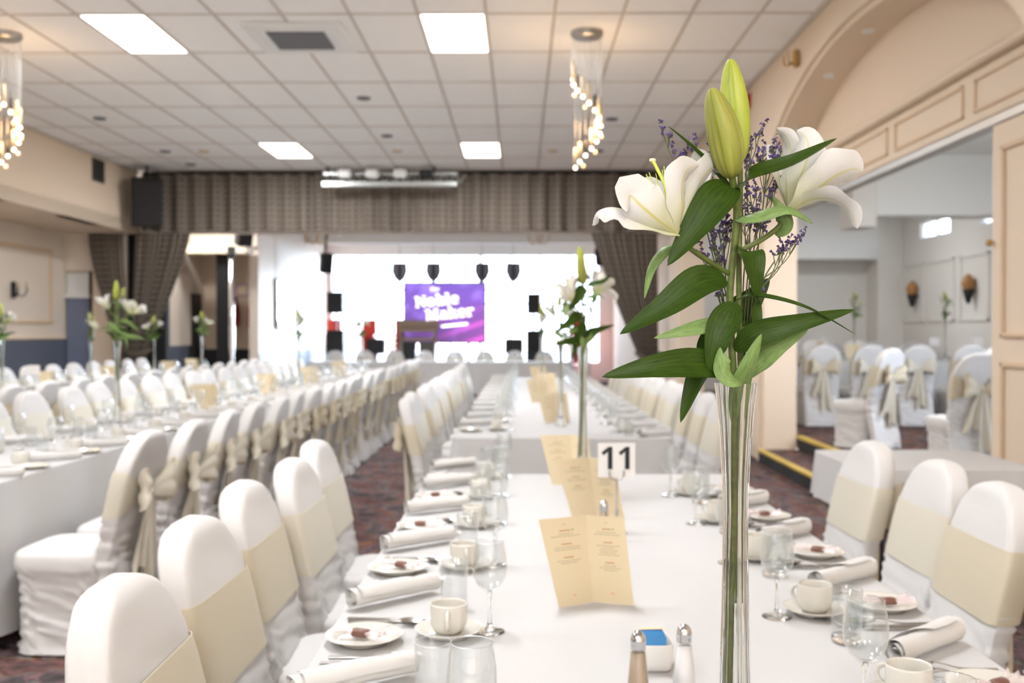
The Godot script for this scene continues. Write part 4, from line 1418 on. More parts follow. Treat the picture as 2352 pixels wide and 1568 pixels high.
func sash_band_mesh(sd: int) -> ArrayMesh:
	var st := new_st()
	var rows := []
	var back := []
	for j in 11:
		var v := float(j) / 10
		var row := []
		var rb := []
		for i in 57:
			var a := TAU * (i % 56) / 56
			var p := super_pt(a, 6.5)
			var rear := smoothstep(0.15, -0.95, sin(a)) * (1.0 - smoothstep(0.0, 0.95, absf(p.x)) * 0.75)
			var h := lerpf(0.20, 0.045, rear)
			var yc := lerpf(0.70, 0.685, rear)
			var y := yc + (v - 0.5) * h
			var hw := back_half(y)
			var pleat := sin(v * (18.0 + 6.0 * rear) + sin(a * 2.0) * 1.5 + sd) * (0.0012 + 0.006 * rear)
			var o := 0.0055 + absf(pleat)
			row.append(Vector3(p.x * (hw.x + o * 0.9), y, back_z(y) + p.y * (hw.y + o)))
			rb.append(Vector3(p.x * (hw.x + o * 0.9 - 0.0025), y, back_z(y) + p.y * (hw.y + o - 0.0025)))
		rows.append(row)
		back.append(rb)
	grid(st, rows, true)
	grid(st, back, false, false, 1)
	grid(st, [rows[10], back[10]], true, false, 2)
	grid(st, [back[0], rows[0]], true, false, 3)
	return finish(st)

func bow_loop_mesh(side: float, sd: float) -> ArrayMesh:
	var st := new_st()
	var rows := []
	for j in 19:
		var s := float(j) / 18
		var k := sin(PI * s)
		var c := Vector3(side * (0.012 + 0.135 * k), 0.035 * k + 0.012 * sin(TAU * s), -0.012 - 0.035 * k - 0.035 * sin(TAU * s) * k)
		var hw := 0.014 + 0.078 * pow(k, 0.8)
		var row := []
		for i in 9:
			var v := float(i) / 8 * 2.0 - 1.0
			row.append(c + Vector3(side * 0.012 * absf(v) * k, v * hw, 0.008 * sin(v * 7.0 + sd + s * 3.0) * k))
		rows.append(row)
	grid(st, rows)
	return finish(st)

func sash_tail_mesh(side: float, length: float, sd: float) -> ArrayMesh:
	# hangs from the knot; the knot is the origin
	var st := new_st()
	var rows := []
	for j in 17:
		var t := float(j) / 16
		var row := []
		for i in 13:
			var v := float(i) / 12 * 2.0 - 1.0
			var hw := lerpf(0.016, 0.078, pow(t, 0.7))
			var y := -t * length + (0.06 * (1.0 - absf(v)) * t * t)
			var x := side * (0.012 + 0.045 * t) + v * hw
			var z := -0.014 - 0.018 * t - 0.022 * sin(v * 5.2 + sd + t * 1.2) * (0.25 + 0.75 * t) + (0.205 + 0.125 * 0.5 - 0.27) * 0.0
			z += (0.06 * t)
			row.append(Vector3(x, y, z))
		rows.append(row)
	grid(st, rows)
	return finish(st)

var chair_kinds := []

func make_chair(k: int) -> Dictionary:
	var knot := new_st()
	var pts := []
	for j in 9:
		var t := float(j) / 8
		var r := 0.026 * sqrt(maxf(0.02, 1.0 - pow(t * 2.0 - 1.0, 2.0)))
		pts.append(Vector2(r, (t - 0.5) * 0.06))
	lathe(knot, pts, 10)
	return {"back": chair_back_mesh(k), "seat": chair_seat_mesh(k), "band": sash_band_mesh(k), "loops": [bow_loop_mesh(-1.0, k), bow_loop_mesh(1.0, k + 1.0)], "tails": [sash_tail_mesh(-1.0, 0.46 + 0.03 * k, k), sash_tail_mesh(1.0, 0.40 - 0.03 * k, k + 2.0)], "knot": finish(knot)}

func chair(at: Vector3, turn: float, label: String, group: String) -> void:
	if chair_kinds.is_empty():
		for k in 3:
			chair_kinds.append(make_chair(k + 1))
	var d: Dictionary = chair_kinds[rng.randi() % 3]
	var t := thing("covered_chair", label, "chair", at, turn, group)
	part(t, "seat_cover", d.seat, M.cover)
	part(t, "back_cover", d.back, M.cover)
	var sash: StandardMaterial3D = M.sash if rng.randf() < 0.5 else M.sash_light
	part(t, "sash_band", d.band, sash, "cream organza band")
	var zk: float = back_z(0.685) - 0.058
	var b := Node3D.new()
	b.name = "sash_bow"
	t.add_child(b)
	b.position = Vector3(0, 0.685, zk)
	b.set_meta("label", "cream organza bow tied behind the backrest")
	for k in 2:
		part(b, "loop", d.loops[k], sash)
		part(b, "tail", d.tails[k], M.sash_light)
	part(b, "knot", d.knot, sash)

func row_of_chairs(xs: Variant, z_list: Array, turn: float, where: String, group: String, jitter := 0.06) -> void:
	for k in z_list.size():
		var z: float = z_list[k]
		var x: float = xs[k] if xs is Array else xs + rng.randf_range(-0.02, 0.02)
		chair(Vector3(x, 0, z), turn + rng.randf_range(-jitter, jitter), "white-covered chair with cream sash, %s %s" % [ORD[mini(k, 23)], where], group)

func steps(z0: float, dz: float, n: int) -> Array:
	var out := []
	for k in n:
		out.append(z0 - dz * k + rng.randf_range(-0.03, 0.03))
	return out

func build_chairs() -> void:
	var E := PI / 2     # faces +x
	row_of_chairs([-0.40, -0.455, -0.495, -0.47, -0.51], [-1.78, -2.34, -2.92, -3.44, -4.02], E, "from the sugar dish, aisle side of table eleven", "chairs at table eleven", 0.03)
	row_of_chairs([1.08, 1.08, 1.125, 1.095], [-2.30, -2.92, -3.42, -4.00], -E, "from the sugar dish, arch side of table eleven", "chairs at table eleven", 0.03)
	row_of_chairs(-0.45, steps(-6.6, 0.585, 13), E, "from table eleven, aisle side of the long table", "chairs at the long table")
	row_of_chairs(1.02, steps(-6.6, 0.585, 13), -E, "from table eleven, arch side of the long table", "chairs at the long table")
	row_of_chairs(-1.96, steps(-4.42, 0.575, 21), -E, "from its free end, aisle side of the narrow table", "chairs at the narrow table")
	row_of_chairs(-3.30, steps(-4.9, 0.6, 20), E, "from its free end, wall side of the narrow table", "chairs at the narrow table")
	row_of_chairs(-4.52, steps(-7.6, 0.62, 15), -E, "from its free end, hall side of the dado table", "chairs at the dado table")
	row_of_chairs(-5.90, steps(-7.6, 0.62, 15), E, "from its free end, wall side of the dado table", "chairs at the dado table")
	for k in 8:
		chair(Vector3(-4.2 + k * 0.68, 0, -22.25), rng.randf_range(-0.05, 0.05), "white-covered chair, %s along the top table from the chrome pole" % ORD[k], "chairs at the top table")
	var A := ANNEX
	for a in [[3.42, -7.75, PI + 0.05, "turned away, alone closest to the steps"], [3.28, -9.6, -E - 0.9, "turned sideways behind the one closest to the steps"], [3.52, -11.9, PI, "turned away, at the arch end of the middle table"], [4.05, -11.85, PI, "turned away, second at the middle table"], [4.62, -11.9, PI, "turned away, third at the middle table"], [5.2, -11.85, PI, "turned away, fourth at the middle table"], [5.0, -8.7, PI, "turned away, first at the table closest to the steps"], [5.55, -8.68, PI, "turned away, second at the table closest to the steps"], [5.0, -10.1, 0.0, "facing the steps across the table closest to them"], [3.9, -14.8, PI, "turned away, first at the far table"], [4.5, -14.8, PI, "turned away, second at the far table"], [5.1, -14.8, PI, "turned away, third at the far table"], [5.7, -14.8, PI, "turned away, fourth at the far table"], [4.2, -16.35, 0.0, "facing out across the far table, first"], [4.9, -16.35, 0.0, "facing out across the far table, second"], [5.6, -16.35, 0.0, "facing out across the far table, third"]]:
		chair(Vector3(a[0], A, a[1]), a[2], "side room covered chair " + a[3], "side room chairs")

# ------------------------------------------------------------------ tableware meshes
var W := {}

func make_ware() -> void:
	# side plate
	W.plate = lathe_mesh([Vector2(0.001, 0.004), Vector2(0.045, 0.004), Vector2(0.048, 0.0), Vector2(0.052, 0.0), Vector2(0.056, 0.006), Vector2(0.080, 0.0165), Vector2(0.083, 0.018), Vector2(0.0825, 0.0195), Vector2(0.078, 0.0185), Vector2(0.056, 0.010), Vector2(0.05, 0.0075), Vector2(0.001, 0.0075)], 40)
	W.saucer = lathe_mesh([Vector2(0.001, 0.003), Vector2(0.038, 0.003), Vector2(0.04, 0.0), Vector2(0.044, 0.0), Vector2(0.05, 0.006), Vector2(0.073, 0.017), Vector2(0.074, 0.019), Vector2(0.071, 0.019), Vector2(0.048, 0.0095), Vector2(0.03, 0.008), Vector2(0.001, 0.008)], 36)
	W.cup = lathe_mesh([Vector2(0.001, 0.003), Vector2(0.022, 0.003), Vector2(0.024, 0.0), Vector2(0.027, 0.0), Vector2(0.034, 0.008), Vector2(0.039, 0.018), Vector2(0.040, 0.028), Vector2(0.040, 0.060), Vector2(0.0395, 0.063), Vector2(0.0375, 0.0635), Vector2(0.0365, 0.06), Vector2(0.0365, 0.024), Vector2(0.032, 0.012), Vector2(0.001, 0.008)], 36)
	var st := new_st()
	var hp := []
	for k in 13:
		var a := -PI / 2 + PI * k / 12
		hp.append(Vector3(0.038 + 0.021 * cos(a), 0.035 + 0.018 * sin(a), 0.0))
	tube(st, hp, [0.0045], 8)
	W.cup_handle = finish(st)
	# wine glass: bowl, and stem with foot
	W.wine_bowl = lathe_mesh([Vector2(0.004, 0.088), Vector2(0.016, 0.092), Vector2(0.028, 0.104), Vector2(0.036, 0.122), Vector2(0.0385, 0.14), Vector2(0.0375, 0.16), Vector2(0.0345, 0.18), Vector2(0.0315, 0.197), Vector2(0.0312, 0.1985), Vector2(0.0303, 0.197), Vector2(0.0334, 0.18), Vector2(0.0363, 0.16), Vector2(0.0373, 0.14), Vector2(0.0348, 0.123), Vector2(0.027, 0.106), Vector2(0.015, 0.0965), Vector2(0.001, 0.094)], 32)
	st = new_st()
	for k in 33:
		pass
	var rim := []
	for k in 33:
		var a := TAU * (k % 32) / 32
		rim.append(Vector3(0.0309 * cos(a), 0.198, 0.0309 * sin(a)))
	tube(st, rim, [0.0007], 6, false)
	W.wine_rim = finish(st)
	W.wine_stem = lathe_mesh([Vector2(0.001, 0.0), Vector2(0.033, 0.0), Vector2(0.034, 0.0015), Vector2(0.03, 0.003), Vector2(0.016, 0.006), Vector2(0.008, 0.011), Vector2(0.0048, 0.02), Vector2(0.0038, 0.045), Vector2(0.004, 0.068), Vector2(0.0066, 0.078), Vector2(0.0066, 0.082), Vector2(0.0045, 0.086), Vector2(0.0045, 0.0895), Vector2(0.001, 0.0895)], 24)
	# tumbler
	W.tumbler = lathe_mesh([Vector2(0.029, 0.014), Vector2(0.031, 0.016), Vector2(0.033, 0.112), Vector2(0.0328, 0.114), Vector2(0.0318, 0.113), Vector2(0.0302, 0.02), Vector2(0.028, 0.0145)], 28)
	W.tumbler_base = lathe_mesh([Vector2(0.001, 0.0), Vector2(0.028, 0.0), Vector2(0.031, 0.003), Vector2(0.0311, 0.0138), Vector2(0.001, 0.0138)], 28)
	st = new_st()
	rim = []
	for k in 33:
		var a := TAU * (k % 32) / 32
		rim.append(Vector3(0.0323 * cos(a), 0.1135, 0.0323 * sin(a)))
	tube(st, rim, [0.0007], 6, false)
	W.tumbler_rim = finish(st)
	# cutlery lies along +x, handle end at the origin
	W.knife_handle = span(0.0, 0.098, 0.0, 0.0045, -0.0055, 0.0055, 0.0018)
	st = new_st()
	var top := []
	var bot := []
	for k in 9:
		var t := float(k) / 8
		var x := 0.097 + 0.118 * t
		var half := 0.008 * (1.0 - pow(maxf(0.0, t - 0.7) / 0.3, 2.0) * 0.85)
		top.append([Vector3(x, 0.0045, -0.005), Vector3(x, 0.0035, half)])
		bot.append([Vector3(x, 0.001, -0.005), Vector3(x, 0.002, half)])
	grid(st, top, true)
	grid(st, bot, false)
	for k in 8:
		face(st, [top[k][0], top[k + 1][0], bot[k + 1][0], bot[k][0]], Vector3(0.15, 0.002, 0))
		face(st, [top[k][1], top[k + 1][1], bot[k + 1][1], bot[k][1]], Vector3(0.15, 0.002, 0))
	W.knife_blade = finish(st)
	st = new_st()
	strip(st, 0.0, 0.125, func(t: float) -> Vector3: return Vector3(lerpf(0.006, 0.0032, smoothstep(0.0, 0.8, t)), 0.002 + 0.012 * smoothstep(0.5, 1.0, t), 0.0))
	W.cutlery_handle = finish(st)
	st = new_st()
	var rows := []
	for j in 13:
		var t := float(j) / 12
		var hw := 0.0205 * sqrt(maxf(0.0, 1.0 - pow(t * 2.0 - 1.0, 2.0)))
		var row := []
		for i in 9:
			var v := float(i) / 8 * 2.0 - 1.0
			row.append(Vector3(0.122 + 0.066 * t, 0.013 - 0.009 * (1.0 - v * v) * sin(PI * t) - 0.004 * t, v * hw))
		rows.append(row)
	grid(st, rows, true)
	var low := []
	for r in rows:
		var lr := []
		for p in r:
			lr.append(p - Vector3(0, 0.0014, 0))
		low.append(lr)
	grid(st, low, false, false, 1)
	W.spoon_bowl = finish(st)
	st = new_st()
	rows = []
	for j in 6:
		var t := float(j) / 5
		var hw := lerpf(0.004, 0.0125, smoothstep(0.0, 0.8, t))
		var row := []
		for i in 5:
			var v := float(i) / 4 * 2.0 - 1.0
			row.append(Vector3(0.122 + 0.03 * t, 0.0135 - 0.004 * sin(PI * t * 0.7), v * hw))
		rows.append(row)
	grid(st, rows, true)
	for k in 4:
		var z := -0.0105 + k * 0.007
		tube(st, [Vector3(0.15, 0.0105, z), Vector3(0.172, 0.008, z), Vector3(0.194, 0.012, z * 0.92)], [0.0016, 0.0015, 0.0008], 6)
	W.fork_head = finish(st)
	# rolled napkin along +x
	st = new_st()
	rows = []
	var n := 54
	for j in n + 1:
		var t := float(j) / n
		var a := t * TAU * 2.6
		var r := lerpf(0.007, 0.0265, t)
		var row := []
		for i in 13:
			var u := float(i) / 12
			var rr := r * (1.0 - 0.10 * sin(PI * u)) * (1.0 + 0.03 * sin(u * 22.0 + a))
			row.append(Vector3((u - 0.5) * 0.25 + 0.004 * sin(a * 1.7), 0.0275 + rr * sin(a + 0.5), rr * cos(a + 0.5)))
		rows.append(row)
	grid(st, rows, true)
	W.napkin_roll = finish(st)
	st = new_st()
	rows = []
	for j in 9:
		var t := float(j) / 8
		var row := []
		for i in 7:
			var u := float(i) / 6
			var a := lerpf(2.2, 0.2, t)
			row.append(Vector3(lerpf(-0.108, 0.112, u * (0.45 + 0.55 * t)), 0.0275 + 0.0278 * sin(a), 0.0278 * cos(a) + 0.002 * sin(u * 9.0)))
		rows.append(row)
	grid(st, rows, true)
	W.napkin_flap = finish(st)
	# wrapped chocolate
	st = new_st()
	rows = []
	for j in 9:
		var t := float(j) / 8
		var row := []
		for i in 13:
			var a := TAU * (i % 12) / 12
			var p := super_pt(a, 3.0)
			var r := 0.013 * sqrt(maxf(0.0, 1.0 - pow(t * 2.0 - 1.0, 4.0))) * (1.0 + 0.12 * sin(a * 3.0 + t * 4.0))
			row.append(Vector3(p.x * r * 1.35, 0.009 + (t - 0.5) * 0.017, p.y * r * 0.8))
		rows.append(row)
	grid(st, rows, true)
	W.chocolate = finish(st)
	st = new_st()
	for s in [-1.0, 1.0]:
		rows = []
		for j in 8:
			var t := float(j) / 7
			var row := []
			for i in 15:
				var v := float(i) / 14 * 2.0 - 1.0
				var hw := lerpf(0.006, 0.026, pow(t, 0.8))
				row.append(Vector3(s * (0.012 + 0.036 * t), 0.010 + 0.006 * sin(v * 9.0 + t * 2.0 + s) * (0.3 + t) + 0.004 * t, v * hw))
			rows.append(row)
		grid(st, rows, s < 0.0)
	W.wrapper = finish(st)

func strip(st: SurfaceTool, x0: float, x1: float, f: Callable) -> void:
	# flat bar with rounded section along x; f gives (half width, height, z)
	var path := []
	var rows := []
	for j in 11:
		var t := float(j) / 10
		var q: Vector3 = f.call(t)
		var row := []
		for i in 9:
			var a := TAU * (i % 8) / 8
			row.append(Vector3(lerpf(x0, x1, t), q.y + 0.0014 * sin(a), q.z + q.x * cos(a)))
		rows.append(row)
	grid(st, rows, true)
	face(st, rows[0].slice(0, 8), Vector3((x0 + x1) / 2, rows[0][0].y, 0))

func put(called: String, parts: Array, label: String, category: String, at: Vector3, turn: float, group: String) -> Node3D:
	# parts: [name, mesh key, material key] lists
	if parts.size() == 1:
		return solo(called, W[parts[0][1]], M[parts[0][2]], label, category, at, turn, group)
	var t := thing(called, label, category, at, turn, group)
	for p in parts:
		part(t, p[0], W[p[1]], M[p[2]])
	return t

func wine(at: Vector3, where: String, group: String) -> void:
	put("wine_glass", [["bowl", "wine_bowl", "thin_glass"], ["stem", "wine_stem", "solid_glass"], ["rim", "wine_rim", "solid_glass"]], "clear stemmed wine glass, " + where, "wine glass", at, 0.0, group)

func tumbler(at: Vector3, where: String, group: String) -> void:
	put("tumbler", [["wall", "tumbler", "thin_glass"], ["base", "tumbler_base", "solid_glass"], ["rim", "tumbler_rim", "solid_glass"]], "straight clear water tumbler, " + where, "tumbler", at, 0.0, group)

func setting(edge_x: float, z: float, inward: float, y: float, where: String, group: String, full: bool) -> void:
	# one place: inward is +1 when the guest faces +x, the layout turns with the guest
	var I := inward
	var turn := 0.0 if I > 0 else PI
	var P := func(i: float, along: float, up := 0.0) -> Vector3: return Vector3(edge_x + I * i, y + 0.0015 + up, z - I * along)
	var j := func(k: float) -> float: return rng.randf_range(-k, k)
	put("side_plate", [["rim", "plate", "china"]], "cream side plate, " + where, "plate", P.call(0.087 + j.call(0.006), j.call(0.01)), 0.0, group)
	if full:
		var ch := put("wrapped_chocolate", [["chocolate", "chocolate", "chocolate"], ["wrapper", "wrapper", "cellophane"]], "wrapped chocolates, " + where, "chocolate", P.call(0.087 + j.call(0.01), j.call(0.01), 0.0105), j.call(0.8), group)
		ch.scale = Vector3.ONE * 1.15
		for k in 2:
			put("fork", [["handle", "cutlery_handle", "steel"], ["tines", "fork_head", "steel"]], ("outer" if k == 0 else "inner") + " steel fork, " + where, "fork", P.call(0.022 + 0.012 * k, -0.135 + 0.032 * k), turn + j.call(0.05), group)
			put("knife", [["handle", "knife_handle", "steel"], ["blade", "knife_blade", "steel"]], ("outer" if k == 0 else "inner") + " steel knife, " + where, "knife", P.call(0.025 + 0.006 * k, 0.165 - 0.026 * k), turn + j.call(0.05), group)
		put("spoon", [["handle", "cutlery_handle", "steel"], ["bowl", "spoon_bowl", "steel"]], "steel dessert spoon, " + where, "spoon", P.call(0.028, 0.119), turn + j.call(0.05), group)
		var tsp := put("teaspoon", [["handle", "cutlery_handle", "steel"], ["bowl", "spoon_bowl", "steel"]], "small steel teaspoon, " + where, "spoon", P.call(0.20, 0.175), turn - 0.9, group)
		tsp.scale = Vector3.ONE * 0.72
	put("napkin", [["roll", "napkin_roll", "napkin"], ["flap", "napkin_flap", "napkin"]], "rolled white linen napkin, " + where, "napkin", P.call(0.112 + j.call(0.008), 0.32), turn + 0.66 + j.call(0.08), group)
	put("saucer", [["rim", "saucer", "china"]], "cream saucer under a cup, " + where, "saucer", P.call(0.265, 0.045), 0.0, group)
	put("coffee_cup", [["body", "cup", "china"], ["handle", "cup_handle", "china"]], "cream stacking coffee cup, " + where, "cup", P.call(0.265, 0.045, 0.0085), (-PI / 2 if I > 0 else 2.4) + j.call(0.2), group)
	tumbler(P.call(0.262 + j.call(0.01), 0.245 + j.call(0.01)), where, group)
	wine(P.call(0.35 + j.call(0.01), (0.075 if z < -1.6 else -0.03) + j.call(0.02)), where, group)

# ------------------------------------------------------------------ table eleven
func build_table_eleven() -> void:
	make_ware()
	var y := TOP
	var lz := [-1.50, -2.10, -2.71, -3.30, -3.88, -4.40]
	for k in lz.size():
		setting(-0.42, lz[k], 1.0, y, "%s place from the sugar dish, aisle side of table eleven" % ORD[k], "places at table eleven", true)
	var rz := [-1.80, -2.36, -2.92, -3.48, -4.05]
	for k in rz.size():
		setting(0.95, rz[k], -1.0, y, "%s place from the sugar dish, arch side of table eleven" % ORD[k], "places at table eleven", true)
	# down the middle
	menu_card(Vector3(0.178, y, -2.42), 0.12, 0.0, "open cream menu card standing before the number eleven stand")
	menu_card(Vector3(0.272, y, -3.52), 0.05, -0.06, "open cream menu card standing behind the number eleven stand")
	menu_card(Vector3(0.235, y, -4.28), -0.3, 0.0, "open cream menu card at the end of table eleven")
	number_stand(Vector3(0.315, y, -3.25), "11", "table eleven")
	for a in [[0.209, -1.76, "pepper", "tan pepper shaker with a chrome top beside the sugar dish"], [0.297, -1.80, "salt", "white salt shaker with a chrome top beside the sugar dish"], [0.262, -3.12, "pepper", "tan pepper shaker between the two menu cards"]]:
		var s := thing(a[2] + "_shaker", a[3], "shaker", Vector3(a[0], y + 0.001, a[1]))
		part(s, "body", lathe_mesh([Vector2(0.001, 0.0), Vector2(0.023, 0.0), Vector2(0.0235, 0.003), Vector2(0.0135, 0.098), Vector2(0.012, 0.1), Vector2(0.001, 0.1)], 10), M.thin_glass)
		part(s, "contents", lathe_mesh([Vector2(0.001, 0.004), Vector2(0.0212, 0.004), Vector2(0.0126, 0.09), Vector2(0.001, 0.09)], 20), M[a[2]])
		part(s, "cap", lathe_mesh([Vector2(0.0125, 0.096), Vector2(0.0140, 0.098), Vector2(0.0132, 0.1005), Vector2(0.0140, 0.103), Vector2(0.0132, 0.1055), Vector2(0.0140, 0.108), Vector2(0.0138, 0.114), Vector2(0.0118, 0.1215), Vector2(0.007, 0.127), Vector2(0.001, 0.129)], 22), M.chrome)
	sugar_dish(Vector3(0.262, y + 0.001, -1.96))

func menu_card(at: Vector3, turn: float, lean: float, label: String) -> void:
	var t := thing("menu_card", label, "menu", at, turn, "menu cards")
	for s in [-1.0, 1.0]:
		var st := new_st()
		var a := 0.42
		var rows := []
		var back := []
		for j in 9:
			var v := float(j) / 8
			var row := []
			var rb := []
			for i in 5:
				var u := float(i) / 4
				var w: float = 0.1 * (u if s > 0.0 else 1.0 - u)
				var curl: float = 0.006 * sin(PI * u) + 0.012 * (1.0 - v) * (1.0 - v) * w * 10.0 * -s
				var p := Vector3(s * w * cos(a) - (1.0 - v) * (0.018 + (0.32 * w if s < 0.0 else 0.06 * w)) + lean * (1.0 - v) * 0.2, 0.212 * (1.0 - v) + 0.001, w * sin(a) + curl * 0.4 + 0.001)
				row.append(p)
				rb.append(p + Vector3(0, 0, -0.0006))
			rows.append(row)
			back.append(rb)
		grid(st, rows, true, true)
		part(t, "leaf", finish(st), M.menu_a if s < 0.0 else M.menu_b)
		st = new_st()
		grid(st, back, false)
		part(t, "outer_face", finish(st), M.menu_plain)

func number_stand(at: Vector3, digits: String, which: String, card := 0.122) -> void:
	var t := thing("number_stand", "steel fork-topped number stand on " + which, "stand", at)
	part(t, "base", lathe_mesh([Vector2(0.001, 0.0), Vector2(0.034, 0.0), Vector2(0.034, 0.004), Vector2(0.012, 0.009), Vector2(0.004, 0.016)], 20), M.brushed)
	part(t, "pole", lathe_mesh([Vector2(0.0035, 0.01), Vector2(0.0035, 0.06), Vector2(0.0055, 0.065), Vector2(0.0055, 0.075), Vector2(0.0035, 0.08), Vector2(0.0035, 0.175), Vector2(0.001, 0.176)], 12), M.brushed)
	var st := new_st()
	tube(st, smooth_path([Vector3(-0.024, 0.205, 0.004), Vector3(-0.022, 0.185, 0.004), Vector3(-0.010, 0.175, 0.003), Vector3(0.010, 0.175, 0.003), Vector3(0.022, 0.185, 0.004), Vector3(0.024, 0.205, 0.004)], 16), [0.003], 7)
	part(t, "clip", finish(st), M.brushed)
	var c := thing("number_card", ("white card reading %s on %s" % [digits, which]) if digits else ("plain white number card on " + which), "sign", at + Vector3(0, 0.182, 0))
	part(c, "card", box_mesh(Vector3(card, 0.112, 0.002), 0.0008, Vector3(0, 0.056, -0.0015)), M.number_white)
	if not digits:
		return
	var f := SystemFont.new()
	f.font_names = PackedStringArray(["Droid Sans"])
	f.font_weight = 700
	var tm := TextMesh.new()
	tm.text = digits
	tm.font = f
	tm.font_size = 64
	tm.pixel_size = 0.0016
	tm.depth = 0.0008
	var o := part(c, "digits", tm, M.ink)
	o.position = Vector3(0.002, 0.062, 0.0004)

func sugar_dish(at: Vector3) -> void:
	var t := thing("sugar_dish", "small white rectangular sachet dish between the shakers", "dish", at)
	var st := new_st()
	var prof := [[0.024, 0.0], [0.030, 0.0], [0.034, 0.006], [0.0355, 0.02], [0.0365, 0.052], [0.036, 0.054], [0.0335, 0.053], [0.0325, 0.02], [0.029, 0.008], [0.001, 0.006]]
	var rows := []
	for p in prof:
		var row := []
		for i in 41:
			var q := super_pt(TAU * (i % 40) / 40, 5.0)
			row.append(Vector3(q.x * p[0], p[1], q.y * p[0] * 1.35))
		rows.append(row)
	grid(st, rows, true)
	face(st, rows[0].slice(0, 40), Vector3(0, 0.03, 0))
	part(t, "bowl", finish(st), M.dish)
	for k in 9:
		var key := "packet_blue" if k != 6 else "packet_navy"
		var word := "blue"
		if k >= 7:
			key = "packet_cream"
			word = "cream"
		var o := solo("sugar_sachet", box_mesh(Vector3(0.046, 0.055, 0.0035), 0.0012), M[key], "%s sugar sachet standing in the white dish" % word, "sachet", at + Vector3(rng.randf_range(-0.003, 0.003), 0.038, 0.03 - k * 0.0072), 0.0, "sachets in the sugar dish")
		o.rotation = Vector3(-0.25 + rng.randf_range(-0.08, 0.08), rng.randf_range(-0.1, 0.1), 0)

# ------------------------------------------------------------------ the other tables
func build_other_settings() -> void:
	for k in 13:
		var z := -6.55 - k * 0.58
		setting(-0.42, z, 1.0, TOP, "%s place from table eleven, aisle side of the long table" % ORD[k], "places at the long table", false)
		setting(0.95, z, -1.0, TOP, "%s place from table eleven, arch side of the long table" % ORD[k], "places at the long table", false)
	for k in 20:
		var z := -4.75 - k * 0.6
		light_setting(-2.25, z, -1.0, TOP, "%s place from the free end, aisle side of the narrow table" % ORD[k], "places at the narrow table", k < 12)
		light_setting(-3.03, z - 0.1, 1.0, TOP, "%s place from the free end, wall side of the narrow table" % ORD[k], "places at the narrow table", k < 12)
	for k in 14:
		var z := -7.6 - k * 0.64
		light_setting(-4.81, z, -1.0, TOP, "%s place from the free end, hall side of the dado table" % ORD[k], "places at the dado table", false)
		light_setting(-5.59, z - 0.1, 1.0, TOP, "%s place from the free end, wall side of the dado table" % ORD[k], "places at the dado table", false)
	for k in 8:
		var where := "%s along the top table from the chrome pole" % ORD[k]
		wine(Vector3(-4.2 + k * 0.68, TOP + 0.002, -21.55), where, "glasses on the top table")
		tumbler(Vector3(-4.1 + k * 0.68, TOP + 0.002, -21.45), where, "glasses on the top table")
	var count := {}
	for a in [[4.9, -9.35, "table closest to the steps"], [5.5, -9.4, "table closest to the steps"], [3.95, -12.7, "middle table"], [4.6, -12.7, "middle table"], [5.2, -12.75, "middle table"], [4.0, -15.5, "far table"], [4.7, -15.5, "far table"], [5.4, -15.5, "far table"]]:
		var nth: String = "%s along the side room's %s" % [ORD[count.get(a[2], 0)], a[2]]
		count[a[2]] = count.get(a[2], 0) + 1
		wine(Vector3(a[0], TOP + ANNEX + 0.002, a[1]), nth, "glasses in the side room")
		tumbler(Vector3(a[0] + 0.12, TOP + ANNEX + 0.002, a[1] + 0.08), nth, "glasses in the side room")
	# menus and numbers on the far tables
	for a in [[0.265, -7.2, "first on the long table beyond table eleven"], [0.2, -9.2, "second on the long table beyond table eleven"], [0.3, -10.6, "third on the long table beyond table eleven"], [0.25, -12.6, "fourth on the long table beyond table eleven"], [-2.62, -8.4, "first on the narrow table"], [-2.62, -10.4, "second on the narrow table"], [-2.6, -12.4, "third on the narrow table"], [-2.62, -14.6, "fourth on the narrow table"], [-5.2, -11.0, "first on the dado table"], [-5.2, -12.6, "second on the dado table"], [-5.2, -14.8, "third on the dado table"], [-5.25, -16.0, "fourth on the dado table"]]:
		menu_card(Vector3(a[0], TOP + 0.001, a[1]), rng.randf_range(-0.15, 0.15), 0.0, "open cream menu card, " + a[2])
	for a in [[4.6, -12.6, "middle side room table"], [5.1, -15.5, "far side room table"]]:
		menu_card(Vector3(a[0] - 0.4, TOP + ANNEX + 0.001, a[1]), 0.2, 0.0, "open cream menu card on the " + a[2])
	for a in [[-5.2, TOP, -10.6, "", "the dado table"], [5.35, TOP + ANNEX, -12.9, "", "the middle side room table"], [4.75, TOP + ANNEX, -15.7, "", "the far side room table"], [5.9, TOP + ANNEX, -12.9, "", "the window end of the middle side room table"]]:
		number_stand(Vector3(a[0], a[1] + 0.001, a[2]), a[3], a[4])

func light_setting(edge_x: float, z: float, inward: float, y: float, where: String, group: String, cups: bool) -> void:
	var I := inward
	var turn := 0.0 if I > 0 else PI
	put("side_plate", [["rim", "plate", "china"]], "cream side plate, " + where, "plate", Vector3(edge_x + I * 0.09, y + 0.0015, z), 0.0, group)
	put("napkin", [["roll", "napkin_roll", "napkin"], ["flap", "napkin_flap", "napkin"]], "rolled white linen napkin, " + where, "napkin", Vector3(edge_x + I * 0.12, y + 0.0015, z - I * 0.3), turn + 0.6 + rng.randf_range(-0.2, 0.2), group)
	wine(Vector3(edge_x + I * 0.235, y + 0.0015, z - I * 0.06), where, group)
	tumbler(Vector3(edge_x + I * 0.23, y + 0.0015, z - I * 0.22), where, group)
	if cups:
		put("coffee_cup", [["body", "cup", "china"], ["handle", "cup_handle", "china"]], "cream stacking coffee cup, " + where, "cup", Vector3(edge_x + I * 0.2, y + 0.0015, z + I * 0.1), rng.randf() * 6.0, group)

